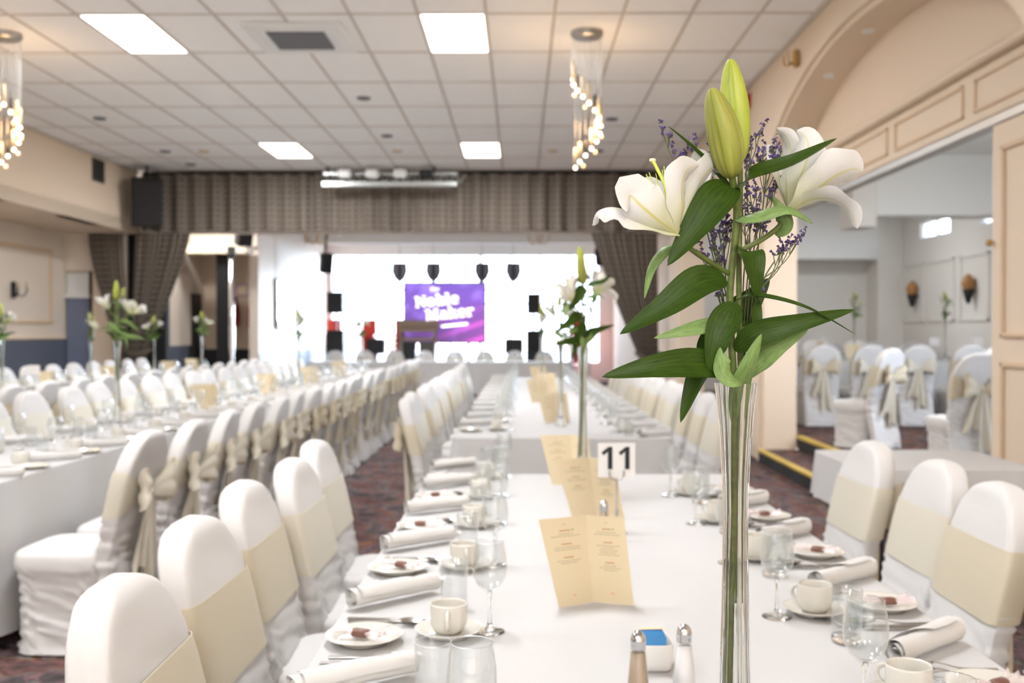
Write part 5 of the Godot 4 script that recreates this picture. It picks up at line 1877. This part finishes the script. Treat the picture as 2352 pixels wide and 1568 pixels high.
# ---- lily arrangement, centimetres from the middle of the vase's foot
const LEAVES_A := [
	[[Vector3(-1.39, 71.97, 1.00), Vector3(-4.75, 71.62, 3.00), Vector3(-8.97, 68.79, 4.00), Vector3(-14.24, 65.54, 3.00)], 4.20, Vector3(-0.15, 0.45, 0.9)],
	[[Vector3(-0.84, 61.20, 0.50), Vector3(-5.24, 62.02, 3.00), Vector3(-10.62, 61.73, 5.00), Vector3(-16.49, 60.62, 5.00)], 3.67, Vector3(0, 0.35, 0.95)],
	[[Vector3(-0.79, 83.38, 1.00), Vector3(-2.74, 81.56, 3.00), Vector3(-5.45, 78.14, 4.00), Vector3(-8.83, 73.50, 4.00)], 4.62, Vector3(-0.3, 0.15, 0.95)],
	[[Vector3(-0.54, 66.95, 0.00), Vector3(-3.53, 66.72, 2.00), Vector3(-6.78, 66.00, 3.00), Vector3(-10.25, 65.08, 3.00)], 1.99, Vector3(0, -0.45, -0.9)],
	[[Vector3(-0.28, 69.22, 1.20), Vector3(-1.77, 67.13, 2.40), Vector3(-2.95, 64.47, 3.00), Vector3(-3.56, 60.75, 2.20)], 3.67, Vector3(-0.2, 0.25, 0.95)],
	[[Vector3(0.30, 60.18, 1.00), Vector3(-1.16, 60.79, 3.00), Vector3(-2.31, 61.94, 3.60), Vector3(-2.48, 64.06, 3.20)], 3.04, Vector3(0.3, -0.5, -0.8)],
	[[Vector3(-0.37, 54.76, 0.30), Vector3(0.42, 58.70, 0.50), Vector3(1.12, 61.90, 2.40), Vector3(2.34, 65.59, 3.00)], 3.04, Vector3(-0.35, -0.15, -0.9)],
	[[Vector3(-0.14, 63.50, 0.60), Vector3(1.87, 65.49, 2.00), Vector3(6.47, 66.77, 3.00), Vector3(13.57, 68.42, 2.00)], 2.94, Vector3(0, 0.12, 0.98)],
	[[Vector3(-0.26, 79.29, 0.50), Vector3(1.97, 79.47, 2.50), Vector3(5.36, 80.15, 3.20), Vector3(8.54, 78.56, 2.40)], 1.89, Vector3(0.1, -0.62, -0.75)],
]
const LEAVES_B := [
	[[Vector3(0.32, 80.88, -1.00), Vector3(-1.20, 83.26, 0.00), Vector3(-4.24, 86.92, 0.00), Vector3(-8.07, 90.73, -1.00)], 1.78, Vector3(0.6, 0.55, 0.55)],
	[[Vector3(-6.83, 76.37, 0.00), Vector3(-8.81, 75.45, 1.00), Vector3(-10.36, 73.27, 1.00), Vector3(-11.13, 69.74, 1.00)], 1.57, Vector3(0.45, -0.5, -0.75)],
	[[Vector3(-0.33, 67.32, -1.00), Vector3(-2.63, 63.91, 0.00), Vector3(-4.89, 60.28, 1.00), Vector3(-6.80, 54.98, 1.00)], 3.36, Vector3(-0.5, 0.1, 0.85)],
	[[Vector3(1.38, 60.09, -1.00), Vector3(2.71, 62.23, 0.00), Vector3(4.96, 64.19, 1.00), Vector3(8.37, 66.05, 1.00)], 2.73, Vector3(-0.3, -0.5, -0.8)],
	[[Vector3(-0.34, 69.14, 0.00), Vector3(1.60, 70.07, 2.00), Vector3(7.48, 68.66, 3.00), Vector3(13.83, 65.39, 2.00)], 1.36, Vector3(-0.1, 0.93, 0.35)],
	[[Vector3(0.49, 75.53, 0.00), Vector3(1.13, 75.15, 2.20), Vector3(1.55, 72.66, 2.60), Vector3(2.21, 69.36, 1.60)], 3.36, Vector3(0.35, 0.2, 0.9)],
	[[Vector3(2.40, 69.64, 1.00), Vector3(2.05, 67.81, 1.40), Vector3(2.16, 66.26, 1.40), Vector3(2.00, 64.18, 1.00)], 1.57, Vector3(0.4, 0.1, 0.9)],
	[[Vector3(0.31, 82.48, 0.00), Vector3(0.84, 83.95, 4.00), Vector3(5.03, 85.23, 6.20), Vector3(10.44, 88.03, 5.00)], 2.41, Vector3(-0.2, 0.62, 0.75)],
	[[Vector3(4.71, 77.41, 0.00), Vector3(5.43, 78.45, 1.00), Vector3(5.04, 79.95, 1.50), Vector3(4.13, 81.97, 1.00)], 2.10, Vector3(0.5, -0.1, -0.85)],
	[[Vector3(0.45, 66.43, -1.20), Vector3(1.05, 68.14, -2.50), Vector3(2.50, 69.76, -3.00), Vector3(4.79, 72.44, -3.00)], 3.88, Vector3(0.3, 0.3, 0.9)],
	[[Vector3(0.31, 66.00, -1.50), Vector3(-0.44, 66.65, -3.00), Vector3(-1.95, 66.00, -3.50), Vector3(-4.19, 63.85, -3.00)], 3.15, Vector3(-0.2, 0.3, 0.9)],
]
const STEM_A := [Vector3(-1.18, 17.12, 0.10), Vector3(-0.88, 24.77, 0.10), Vector3(-0.51, 36.64, 0.20), Vector3(-0.30, 43.98, 0.10), Vector3(-0.34, 50.82, 0.20), Vector3(-0.25, 58.68, 0.20), Vector3(-0.48, 63.91, 0.00), Vector3(-0.76, 69.67, 0.00), Vector3(-0.29, 75.93, 0.20), Vector3(-0.01, 80.09, 0.30), Vector3(-0.47, 82.57, 1.20), Vector3(-0.91, 84.13, 1.80)]
const STEM_B := [Vector3(0.15, 33.06, -0.40), Vector3(0.31, 42.81, -0.50), Vector3(0.57, 50.72, -0.60), Vector3(0.87, 57.05, -0.60), Vector3(0.66, 63.89, -0.90), Vector3(0.56, 72.34, -1.00), Vector3(0.65, 78.66, -1.00), Vector3(0.69, 83.40, -1.00), Vector3(0.67, 86.86, -1.20)]
const BRANCH_A := [Vector3(-0.71, 72.70, 0.00), Vector3(-2.94, 73.76, 1.50), Vector3(-5.78, 75.39, 3.00), Vector3(-7.26, 76.56, 3.60), Vector3(-7.62, 77.24, 4.00)]
const BRANCH_B := [Vector3(0.65, 75.61, -1.00), Vector3(2.88, 76.75, -0.20), Vector3(4.68, 78.09, 0.50), Vector3(5.74, 79.49, 1.00), Vector3(6.21, 80.31, 1.00)]
const TEPALS_A := [
	[[Vector3(-7.67, 77.19, 4.00), Vector3(-11.27, 78.09, 6.00), Vector3(-14.55, 79.72, 6.50), Vector3(-16.99, 79.59, 6.00), Vector3(-17.64, 78.01, 5.40)], 4.83, Vector3(-0.1, 0.9, 0.35), -0.35],
	[[Vector3(-7.66, 77.17, 4.20), Vector3(-10.38, 78.37, 7.50), Vector3(-12.58, 80.00, 8.60), Vector3(-13.72, 81.00, 8.40), Vector3(-14.12, 79.13, 9.40)], 5.67, Vector3(-0.35, 0.55, -0.75), 0.5],
	[[Vector3(-7.66, 77.22, 4.20), Vector3(-7.50, 79.67, 6.00), Vector3(-7.57, 82.59, 6.40), Vector3(-6.68, 84.52, 5.20), Vector3(-5.09, 85.23, 3.60)], 4.41, Vector3(-0.75, 0.15, -0.6), 0.45],
	[[Vector3(-7.44, 77.26, 3.80), Vector3(-6.04, 79.78, 3.00), Vector3(-4.70, 83.49, 2.00), Vector3(-2.83, 85.48, 0.80), Vector3(-1.34, 85.31, -0.40)], 4.41, Vector3(-0.8, 0.2, -0.45), 0.4],
	[[Vector3(-7.66, 77.33, 3.60), Vector3(-8.41, 79.92, 1.80), Vector3(-9.90, 81.94, 0.20), Vector3(-11.45, 82.86, -0.80), Vector3(-12.63, 82.66, -1.60)], 4.20, Vector3(0, 0.35, 0.9), 0.35],
	[[Vector3(-7.49, 77.34, 3.50), Vector3(-6.48, 81.05, 1.00), Vector3(-5.18, 84.93, -0.60), Vector3(-4.55, 86.50, -1.20), Vector3(-5.19, 86.92, -1.80)], 4.72, Vector3(-0.3, 0.1, 0.95), 0.35],
]
const TEPALS_B := [
	[[Vector3(6.15, 80.21, 1.00), Vector3(5.84, 83.17, 0.60), Vector3(6.56, 86.61, 0.20), Vector3(5.87, 88.94, 0.80), Vector3(4.47, 89.96, 1.40)], 3.04, Vector3(0.75, 0.1, -0.6), 0.35],
	[[Vector3(6.18, 80.17, 1.30), Vector3(6.69, 83.16, 2.40), Vector3(7.79, 86.41, 2.80), Vector3(7.75, 88.67, 2.20), Vector3(6.79, 89.61, 1.60)], 3.99, Vector3(0.3, 0.25, -0.9), 0.4],
	[[Vector3(6.20, 80.16, 1.40), Vector3(7.83, 81.75, 3.40), Vector3(10.30, 83.72, 4.40), Vector3(12.52, 84.65, 4.20), Vector3(13.93, 84.50, 3.60)], 5.88, Vector3(-0.45, 0.55, -0.7), 0.4],
	[[Vector3(6.20, 80.13, 1.20), Vector3(7.78, 81.21, 3.60), Vector3(9.99, 80.98, 5.40), Vector3(11.79, 79.41, 6.00), Vector3(12.63, 77.61, 5.60)], 3.46, Vector3(0.25, 0.9, -0.3), 0.3],
	[[Vector3(6.16, 80.23, 0.80), Vector3(5.66, 83.47, -1.50), Vector3(5.56, 86.03, -2.60), Vector3(4.75, 87.86, -3.00), Vector3(3.68, 88.18, -3.00)], 3.15, Vector3(0.5, 0.1, 0.8), 0.3],
	[[Vector3(6.28, 80.27, 0.90), Vector3(8.63, 83.42, -1.20), Vector3(10.56, 85.99, -2.40), Vector3(11.81, 87.10, -3.00), Vector3(11.50, 87.92, -3.40)], 4.41, Vector3(0.1, 0.3, 0.9), 0.3],
]
const PISTIL_A := [Vector3(-7.71, 77.62, 4.20), Vector3(-8.52, 80.65, 4.20), Vector3(-9.27, 83.23, 3.80), Vector3(-10.05, 85.10, 3.20), Vector3(-10.41, 85.93, 2.80)]
const FILAMENTS_A := [
	[Vector3(-7.74, 77.73, 4.10), Vector3(-10.05, 80.42, 4.00), Vector3(-11.85, 83.62, 4.60)],
	[Vector3(-7.74, 77.73, 4.10), Vector3(-9.65, 80.73, 4.00), Vector3(-10.92, 84.38, 3.60)],
	[Vector3(-7.74, 77.73, 4.10), Vector3(-8.89, 80.88, 4.00), Vector3(-9.23, 84.87, 2.40)],
	[Vector3(-7.74, 77.73, 4.10), Vector3(-8.79, 81.08, 4.00), Vector3(-8.88, 85.44, 1.40)],
	[Vector3(-7.74, 77.73, 4.10), Vector3(-9.83, 80.62, 4.00), Vector3(-11.07, 84.42, 2.00)],
	[Vector3(-7.74, 77.73, 4.10), Vector3(-9.27, 80.67, 4.00), Vector3(-9.83, 84.65, 1.20)],
]
const PISTIL_B := [Vector3(6.18, 80.61, 1.10), Vector3(7.40, 83.19, 0.40), Vector3(8.39, 85.34, 0.00), Vector3(9.43, 86.90, 0.00), Vector3(9.99, 87.28, 0.20)]
const FILAMENTS_B := [
	[Vector3(6.18, 80.61, 1.10), Vector3(8.31, 83.66, 0.40), Vector3(10.19, 86.17, 0.60)],
	[Vector3(6.18, 80.61, 1.10), Vector3(8.49, 83.45, 0.40), Vector3(10.73, 85.86, 0.00)],
	[Vector3(6.18, 80.61, 1.10), Vector3(7.73, 84.18, 0.40), Vector3(9.39, 87.43, -0.60)],
]
const BUD_A := [Vector3(-0.91, 84.03, 1.80), Vector3(-1.96, 89.02, 2.60), Vector3(-3.54, 94.33, 2.80), 2.02]
const BUD_B := [Vector3(0.62, 86.49, -1.20), Vector3(0.12, 92.96, -1.40), Vector3(-0.38, 98.87, -1.60), 1.76]
const STATICE := [
	[[Vector3(0.22, 59.66, -1.00), Vector3(-1.18, 69.20, -2.00), Vector3(-2.16, 74.55, -2.50), Vector3(-3.69, 81.02, -3.00), Vector3(-4.76, 84.23, -3.00), Vector3(-6.37, 85.84, -3.00)], [Vector3(-7.02, 87.98, -3.00), Vector3(-8.47, 90.55, -3.00), Vector3(-5.57, 88.25, -3.00), Vector3(-4.31, 88.82, -2.60)]],
	[[Vector3(0.38, 59.67, -0.80), Vector3(-0.47, 68.13, -1.60), Vector3(-1.46, 73.45, -2.00), Vector3(-2.19, 77.75, -2.40), Vector3(-1.89, 81.50, -2.60)], [Vector3(-3.12, 84.17, -2.60), Vector3(-2.20, 83.08, -2.40), Vector3(-3.59, 85.32, -2.40), Vector3(-2.60, 88.65, -2.60)]],
	[[Vector3(0.68, 59.65, -1.20), Vector3(1.58, 69.20, -2.00), Vector3(2.21, 76.69, -2.50), Vector3(1.87, 82.02, -2.50), Vector3(1.65, 85.22, -2.50)], [Vector3(1.85, 89.59, -2.50), Vector3(3.56, 90.75, -2.50), Vector3(2.47, 88.93, -2.40), Vector3(1.69, 86.66, -2.20), Vector3(2.06, 87.26, -2.00)]],
	[[Vector3(0.89, 59.65, -1.20), Vector3(2.27, 68.14, -2.20), Vector3(3.09, 74.56, -2.60), Vector3(3.92, 81.01, -3.00), Vector3(4.33, 85.29, -3.00)], [Vector3(5.66, 88.93, -3.00), Vector3(6.14, 88.04, -2.80), Vector3(3.80, 87.90, -2.60), Vector3(3.16, 87.47, -2.60), Vector3(5.08, 87.82, -2.80)]],
	[[Vector3(0.83, 59.64, -1.40), Vector3(1.80, 67.07, -2.00), Vector3(2.15, 72.40, -2.20), Vector3(3.03, 77.74, -2.40), Vector3(3.77, 79.87, -2.40)], [Vector3(4.62, 83.07, -2.40), Vector3(5.52, 83.71, -2.40), Vector3(3.35, 81.45, -2.20), Vector3(2.12, 83.04, -2.20), Vector3(2.81, 83.84, -2.20)]],
	[[Vector3(0.91, 59.67, -0.80), Vector3(2.57, 67.06, -1.00), Vector3(3.45, 71.81, -1.00), Vector3(4.92, 74.44, -1.00)], [Vector3(5.71, 75.92, -1.00), Vector3(6.92, 76.45, -1.00), Vector3(8.07, 77.29, -1.00), Vector3(6.28, 76.24, -1.00), Vector3(3.46, 71.28, -1.00)]],
	[[Vector3(0.45, 59.63, -1.60), Vector3(-0.50, 66.00, -2.20), Vector3(-0.96, 69.75, -2.60), Vector3(-1.50, 73.49, -2.60)], [Vector3(-3.96, 75.79, -2.60), Vector3(-2.15, 76.70, -2.60), Vector3(-1.50, 75.09, -2.60), Vector3(-1.64, 70.92, -2.40), Vector3(-2.58, 78.41, -2.60)]],
	[[Vector3(0.72, 59.63, -1.60), Vector3(1.29, 66.00, -2.60), Vector3(1.54, 72.43, -2.80), Vector3(2.06, 77.78, -2.80)], [Vector3(2.59, 80.45, -2.80), Vector3(3.34, 79.49, -2.80), Vector3(1.73, 79.65, -2.80), Vector3(4.04, 78.83, -2.60), Vector3(1.31, 81.50, -2.60)]],
	[[Vector3(0.59, 59.61, -2.00), Vector3(0.20, 66.00, -3.00), Vector3(-0.52, 71.92, -3.20), Vector3(-0.96, 76.75, -3.20)], [Vector3(-0.54, 79.97, -3.20), Vector3(0.07, 78.87, -3.00), Vector3(-1.43, 78.88, -3.00), Vector3(-0.89, 77.80, -3.00)]],
]
const VASE_X := 0.2594
const VASE_H := 0.5966

# ------------------------------------------------------------------ flowers
func ribbon_rows(ctrl: Array, width: float, hint: Vector3, cup: float, prof: Callable, n := 18, m := 8, ruffle := 0.0, sd := 0.0) -> Array:
	var cm := []
	for p in ctrl:
		cm.append(p * 0.01)
	var path := smooth_path(cm, n)
	var up := []
	var lo := []
	for j in n + 1:
		var t := float(j) / n
		var T: Vector3 = (path[mini(j + 1, n)] - path[maxi(j - 1, 0)]).normalized()
		var S := hint.cross(T).normalized()
		var N := T.cross(S).normalized()
		var hw: float = width * 0.005 * prof.call(t)
		var ra := []
		var rb := []
		for i in m + 1:
			var v := float(i) / m * 2.0 - 1.0
			var lift := cup * v * v * hw + ruffle * sin(t * 23.0 + v * 2.0 + sd) * absf(v * v * v) * hw
			var p: Vector3 = path[j] + S * v * hw + N * lift
			ra.append(p + N * 0.00025)
			rb.append(p - N * 0.00025)
		up.append(ra)
		lo.append(rb)
	return [up, lo]

func leaf_profile(t: float) -> float:
	if t < 0.36:
		return lerpf(0.13, 1.0, pow(sin(PI / 2 * t / 0.36), 0.8))
	return pow(maxf(0.0, 1.0 - pow((t - 0.36) / 0.64, 1.75)), 0.95) + 0.01

func tepal_profile(t: float) -> float:
	return lerpf(0.22, 1.0, smoothstep(0.0, 0.48, t)) * pow(maxf(0.0, 1.0 - pow(maxf(0.0, t - 0.45) / 0.55, 1.9)), 0.95) + 0.02

func leaf_mesh(d: Array) -> ArrayMesh:
	var rows := ribbon_rows(d[0], d[1], d[2], 0.28, leaf_profile, 20, 8)
	var mesh := ArrayMesh.new()
	var k := 0
	for set in rows:
		var st := new_st()
		grid(st, set, k == 1, true)
		st.generate_normals()
		st.set_material(M.leaf if k == 0 else M.leaf_under)
		mesh = st.commit(mesh)
		k += 1
	return mesh

func tepal_mesh(d: Array, sd: float) -> ArrayMesh:
	var rows := ribbon_rows(d[0], d[1], d[2], d[3], tepal_profile, 24, 10, 0.13, sd)
	var st := new_st()
	grid(st, rows[0], false, true)
	grid(st, rows[1], true, true, 1)
	st.generate_normals()
	return st.commit()

func bud_mesh(d: Array, sd: float) -> ArrayMesh:
	var st := new_st()
	var path := smooth_path([d[0] * 0.01, d[1] * 0.01, d[2] * 0.01], 30)
	var rows := []
	for j in 31:
		var t := float(j) / 30
		var T: Vector3 = (path[mini(j + 1, 30)] - path[maxi(j - 1, 0)]).normalized()
		var S := T.cross(Vector3.BACK).normalized()
		var U := S.cross(T)
		var r: float = d[3] * 0.01 * (pow(sin(PI * pow(t * 0.94 + 0.03, 0.86)), 0.70))
		var row := []
		for i in 37:
			var a := TAU * (i % 36) / 36
			var lobe := 1.0 + 0.06 * cos(3.0 * (a + sd)) - 0.10 * pow(maxf(0.0, cos(3.0 * (a + sd) + PI)), 8.0)
			row.append(path[j] + (S * cos(a) + U * sin(a)) * r * lobe)
		rows.append(row)
	grid(st, rows, false, true)
	st.generate_normals()
	return st.commit()

func cm_path(pts: Array, n: int) -> Array:
	var q := []
	for p in pts:
		q.append(p * 0.01)
	return smooth_path(q, n)

func stem_mesh(pts: Array, r0: float, r1: float, n := 40) -> ArrayMesh:
	var st := new_st()
	var path := cm_path(pts, n)
	var rad := []
	for k in n + 1:
		rad.append(lerpf(r0, r1, float(k) / n) * (1.0 + 0.03 * sin(k * 2.1)))
	tube(st, path, rad, 12)
	return finish(st)

var lily_src := []
var vase_src: Node3D

func make_lily(who: int, label: String, at: Vector3) -> Node3D:
	var t := thing("lily_stem", label, "lily", at, 0.0, "lily stems")
	var leaves: Array = LEAVES_A if who == 0 else LEAVES_B
	part(t, "stem", stem_mesh(STEM_A if who == 0 else STEM_B, 0.0050 if who == 0 else 0.0036, 0.0042 if who == 0 else 0.0034), M.stem)
	part(t, "flower_stalk", stem_mesh(BRANCH_A if who == 0 else BRANCH_B, 0.0030, 0.0034, 16), M.stem)
	for d in leaves:
		var o := MeshInstance3D.new()
		o.name = "leaf"
		o.mesh = leaf_mesh(d)
		t.add_child(o, true)
	part(t, "bud", bud_mesh(BUD_A if who == 0 else BUD_B, 0.35 if who == 0 else 1.2), M.bud_olive if who == 0 else M.bud, "closed green-yellow lily bud")
	var fl := Node3D.new()
	fl.name = "flower"
	t.add_child(fl)
	fl.set_meta("label", "open creamy white lily bloom")
	var k := 0.0
	for d in (TEPALS_A if who == 0 else TEPALS_B):
		part(fl, "petal", tepal_mesh(d, k), M.petal)
		k += 1.7
	part(fl, "pistil", stem_mesh(PISTIL_A if who == 0 else PISTIL_B, 0.0016, 0.0022, 14), M.filament)
	var tip: Vector3 = (PISTIL_A if who == 0 else PISTIL_B).back() * 0.01
	var st := new_st()
	lathe(st, [Vector2(0.001, -0.003), Vector2(0.0032, -0.002), Vector2(0.0042, 0.0), Vector2(0.003, 0.002), Vector2(0.0005, 0.0022)], 10, tip)
	part(fl, "stigma", finish(st), M.stigma)
	for f in (FILAMENTS_A if who == 0 else FILAMENTS_B):
		part(fl, "filament", stem_mesh(f, 0.0010, 0.0005, 10), M.filament)
	return t

func vase_mesh() -> ArrayMesh:
	# six flat facets outside, a round bore inside, thick glass foot
	var prof := [[0.0, 0.040], [0.004, 0.0415], [0.010, 0.0405], [0.03, 0.034], [0.08, 0.0265], [0.15, 0.0222], [0.24, 0.0188], [0.33, 0.0162], [0.43, 0.0150], [0.48, 0.0162], [0.53, 0.0188], [0.57, 0.0220], [0.597, 0.0252], [0.6, 0.0255]]
	var k: float = VASE_H / 0.6
	var st := new_st()
	for f in 6:
		var a0 := TAU * f / 6 + 0.25
		var a1 := TAU * (f + 1) / 6 + 0.25
		var rows := []
		for p in prof:
			var row := []
			for i in 4:
				var s := float(i) / 3
				var pa := Vector3(p[1] * cos(a0), p[0] * k, p[1] * sin(a0))
				var pb := Vector3(p[1] * cos(a1), p[0] * k, p[1] * sin(a1))
				row.append(pa.lerp(pb, s))
			rows.append(row)
		grid(st, rows, true, false, f + 1)
	# rim and bore
	var bore := bore_profile()
	var seg := 36
	var outer_top := []
	var inner_top := []
	for i in seg + 1:
		var a := TAU * (i % seg) / seg
		var sector := fposmod(a - 0.25, TAU / 6) - TAU / 12
		var R: float = 0.0255 * cos(PI / 6) / cos(sector)
		outer_top.append(Vector3(R * cos(a), VASE_H, R * sin(a)))
		inner_top.append(Vector3(bore[0].x * cos(a), VASE_H, bore[0].x * sin(a)))
	grid(st, [outer_top, inner_top], true, false, 20)
	lathe(st, bore, seg, Vector3.ZERO, 21)
	var foot := []
	for f in 6:
		var a := TAU * f / 6 + 0.25
		foot.append(Vector3(0.040 * cos(a), 0, 0.040 * sin(a)))
	face(st, foot, Vector3(0, 0.1, 0))
	return finish(st)

func bore_profile() -> Array:
	var k: float = VASE_H / 0.6
	var out := []
	for p in [[0.6, 0.0201], [0.57, 0.0171], [0.53, 0.0143], [0.48, 0.0120], [0.43, 0.0110], [0.33, 0.0120], [0.24, 0.0142], [0.15, 0.0170], [0.08, 0.019], [0.06, 0.015], [0.055, 0.0005]]:
		out.append(Vector2(p[1], p[0] * k))
	return out

func water_mesh() -> ArrayMesh:
	var level := VASE_H - 0.213
	var pts := []
	for p in bore_profile():
		if p.y < level:
			pts.append(Vector2(p.x + 0.0004, p.y - 0.0003))
	pts.reverse()
	pts.append(Vector2(0.01155, level))
	pts.append(Vector2(0.0110, level - 0.0006))
	pts.append(Vector2(0.0005, level - 0.0012))
	return lathe_mesh(pts, 36)

func make_vase(label: String, at: Vector3) -> Node3D:
	var t := thing("bud_vase", label, "vase", at, 0.0, "tall glass vases")
	part(t, "glass_body", vase_mesh(), M.solid_glass)
	part(t, "water", water_mesh(), M.water)
	return t

func statice(k: int, at: Vector3, turn: float, label: String) -> Node3D:
	var d: Array = STATICE[k]
	var r := RandomNumberGenerator.new()
	r.seed = 100 + k
	var t := thing("statice_sprig", label, "flower", at, turn, "statice sprigs")
	var st := new_st()
	var main := cm_path(d[0], 18)
	tube(st, main, [0.0011, 0.001, 0.0009], 6)
	var florets := [new_st(), new_st(), new_st()]
	var n := 0
	for tip in d[1]:
		var tp: Vector3 = tip * 0.01
		# leaves the main stem somewhere below the tip
		var from: Vector3 = main[mini(main.size() - 1, 9 + n * 2)]
		var best := 1e9
		for p in main:
			var dd: float = absf((tp.y - p.y) - 0.05)
			if dd < best:
				best = dd
				from = p
		var mid := from.lerp(tp, 0.55) + Vector3(0, -0.008, 0)
		tube(st, smooth_path([from, mid, tp], 8), [0.0009, 0.0008, 0.0006], 5)
		# a short arching spike of small cup florets
		var dirv := (tp - mid).normalized()
		var lean := Vector3(r.randf_range(-1, 1), 0.5, r.randf_range(-1, 1)).normalized()
		for q in 9:
			var s := float(q) / 8
			var c := tp + dirv * (s * 0.014 - 0.006) + lean * 0.004 * s + Vector3(r.randf_range(-1, 1), r.randf_range(-1, 1), r.randf_range(-1, 1)) * 0.0025
			var ax := (Vector3(r.randf_range(-1, 1), r.randf_range(0.2, 1.3), r.randf_range(-1, 1))).normalized()
			floret(florets, c, ax, r)
		for side in 2:
			var off := mid.lerp(tp, 0.5) + Vector3(r.randf_range(-0.006, 0.006), 0.007, r.randf_range(-0.005, 0.005))
			tube(st, [mid.lerp(tp, 0.3), off], [0.0006], 5)
			for q in 4:
				floret(florets, off + Vector3(r.randf_range(-1, 1), r.randf_range(-0.4, 1), r.randf_range(-1, 1)) * 0.003, Vector3(r.randf_range(-1, 1), r.randf_range(0.2, 1.2), r.randf_range(-1, 1)).normalized(), r)
		n += 1
	part(t, "stems", finish(st), M.statice_stem)
	var keys := ["statice_purple", "statice_dark", "statice_calyx"]
	for k2 in 3:
		part(t, ["florets", "dark_florets", "calyces"][k2], finish(florets[k2]), M[keys[k2]]).set_meta("kind", "stuff")
	return t

func floret(sts: Array, c: Vector3, ax: Vector3, r: RandomNumberGenerator) -> void:
	var S := ax.cross(Vector3.RIGHT if absf(ax.x) < 0.8 else Vector3.UP).normalized()
	var U := ax.cross(S)
	var st: SurfaceTool = sts[0] if r.randf() < 0.55 else sts[1]
	var ring := []
	for i in 11:
		var a := TAU * (i % 10) / 10
		var rr := 0.0022 if i % 2 == 0 else 0.0013
		ring.append(c + ax * 0.0034 + (S * cos(a) + U * sin(a)) * rr)
	st.set_smooth_group(-1)
	for i in 10:
		tri(st, c, ring[i], ring[i + 1])
	var cs: SurfaceTool = sts[2]
	cs.set_smooth_group(-1)
	for i in 5:
		var a := TAU * i / 5
		var b := TAU * (i + 1) / 5
		tri(cs, c - ax * 0.0028, c + ax * 0.0012 + (S * cos(a) + U * sin(a)) * 0.0010, c + ax * 0.0012 + (S * cos(b) + U * sin(b)) * 0.0010)

func build_flowers() -> void:
	var at := Vector3(VASE_X, TOP + 0.001, -1.2)
	vase_src = make_vase("tall faceted glass vase of lilies beside the shakers on table eleven", at)
	var a := make_lily(0, "lily stem with the bloom above the dark stage curtain and olive bud", at)
	var b := make_lily(1, "lily stem with the bloom under the wide arch and tallest bud", at)
	var src := []
	for k in STATICE.size():
		src.append(statice(k, at, 0.0, "purple statice sprig " + ["reaching past the bloom over the dark curtain", "just behind the bloom over the dark curtain", "rising right beside the tallest bud", "tallest, beside the bloom under the arch", "crossing behind the bloom under the arch", "bending out alone toward the arch", "low between the broad leaves", "close behind the lily stems", "behind the olive bud stem"][k]))
	# the same arrangement on the other tables
	for v in [[0.245, TOP, -3.9, 0.5, 1.0, "behind the number eleven stand"], [0.28, TOP, -6.9, 2.4, 0.95, "first on the long table past table eleven"], [0.265, TOP, -12.2, 1.0, 1.0, "last on the long table past table eleven"], [-2.62, TOP, -6.45, 2.9, 1.0, "first on the narrow table"], [-2.62, TOP, -11.75, 1.2, 0.95, "second on the narrow table"], [-2.62, TOP, -16.4, 0.3, 0.95, "last on the narrow table"], [-5.2, TOP, -9.95, 0.9, 0.95, "first on the dado table"], [-5.2, TOP, -12.0, 2.0, 0.9, "second on the dado table"], [-5.2, TOP, -14.1, 0.1, 0.9, "third on the dado table"], [-5.2, TOP, -16.2, 3.0, 1.0, "last on the dado table"], [5.42, TOP + ANNEX, -12.75, 0.6, 0.9, "on the middle side room table"], [5.15, TOP + ANNEX, -15.4, 1.9, 1.0, "on the far side room table"]]:
		var p := Vector3(v[0], v[1] + 0.001, v[2])
		dup(vase_src, p, v[3], "tall glass vase of lilies, " + v[5], "", v[4])
		dup(a, p, v[3], "lily stem with white bloom and olive bud, " + v[5], "", v[4])
		dup(b, p, v[3] + 0.2, "lily stem with white bloom and tall bud, " + v[5], "", v[4])
		for k in [0, 3]:
			dup(src[k], p, v[3], ("tall" if k == 3 else "leaning") + " sprig of purple statice, " + v[5], "", v[4])
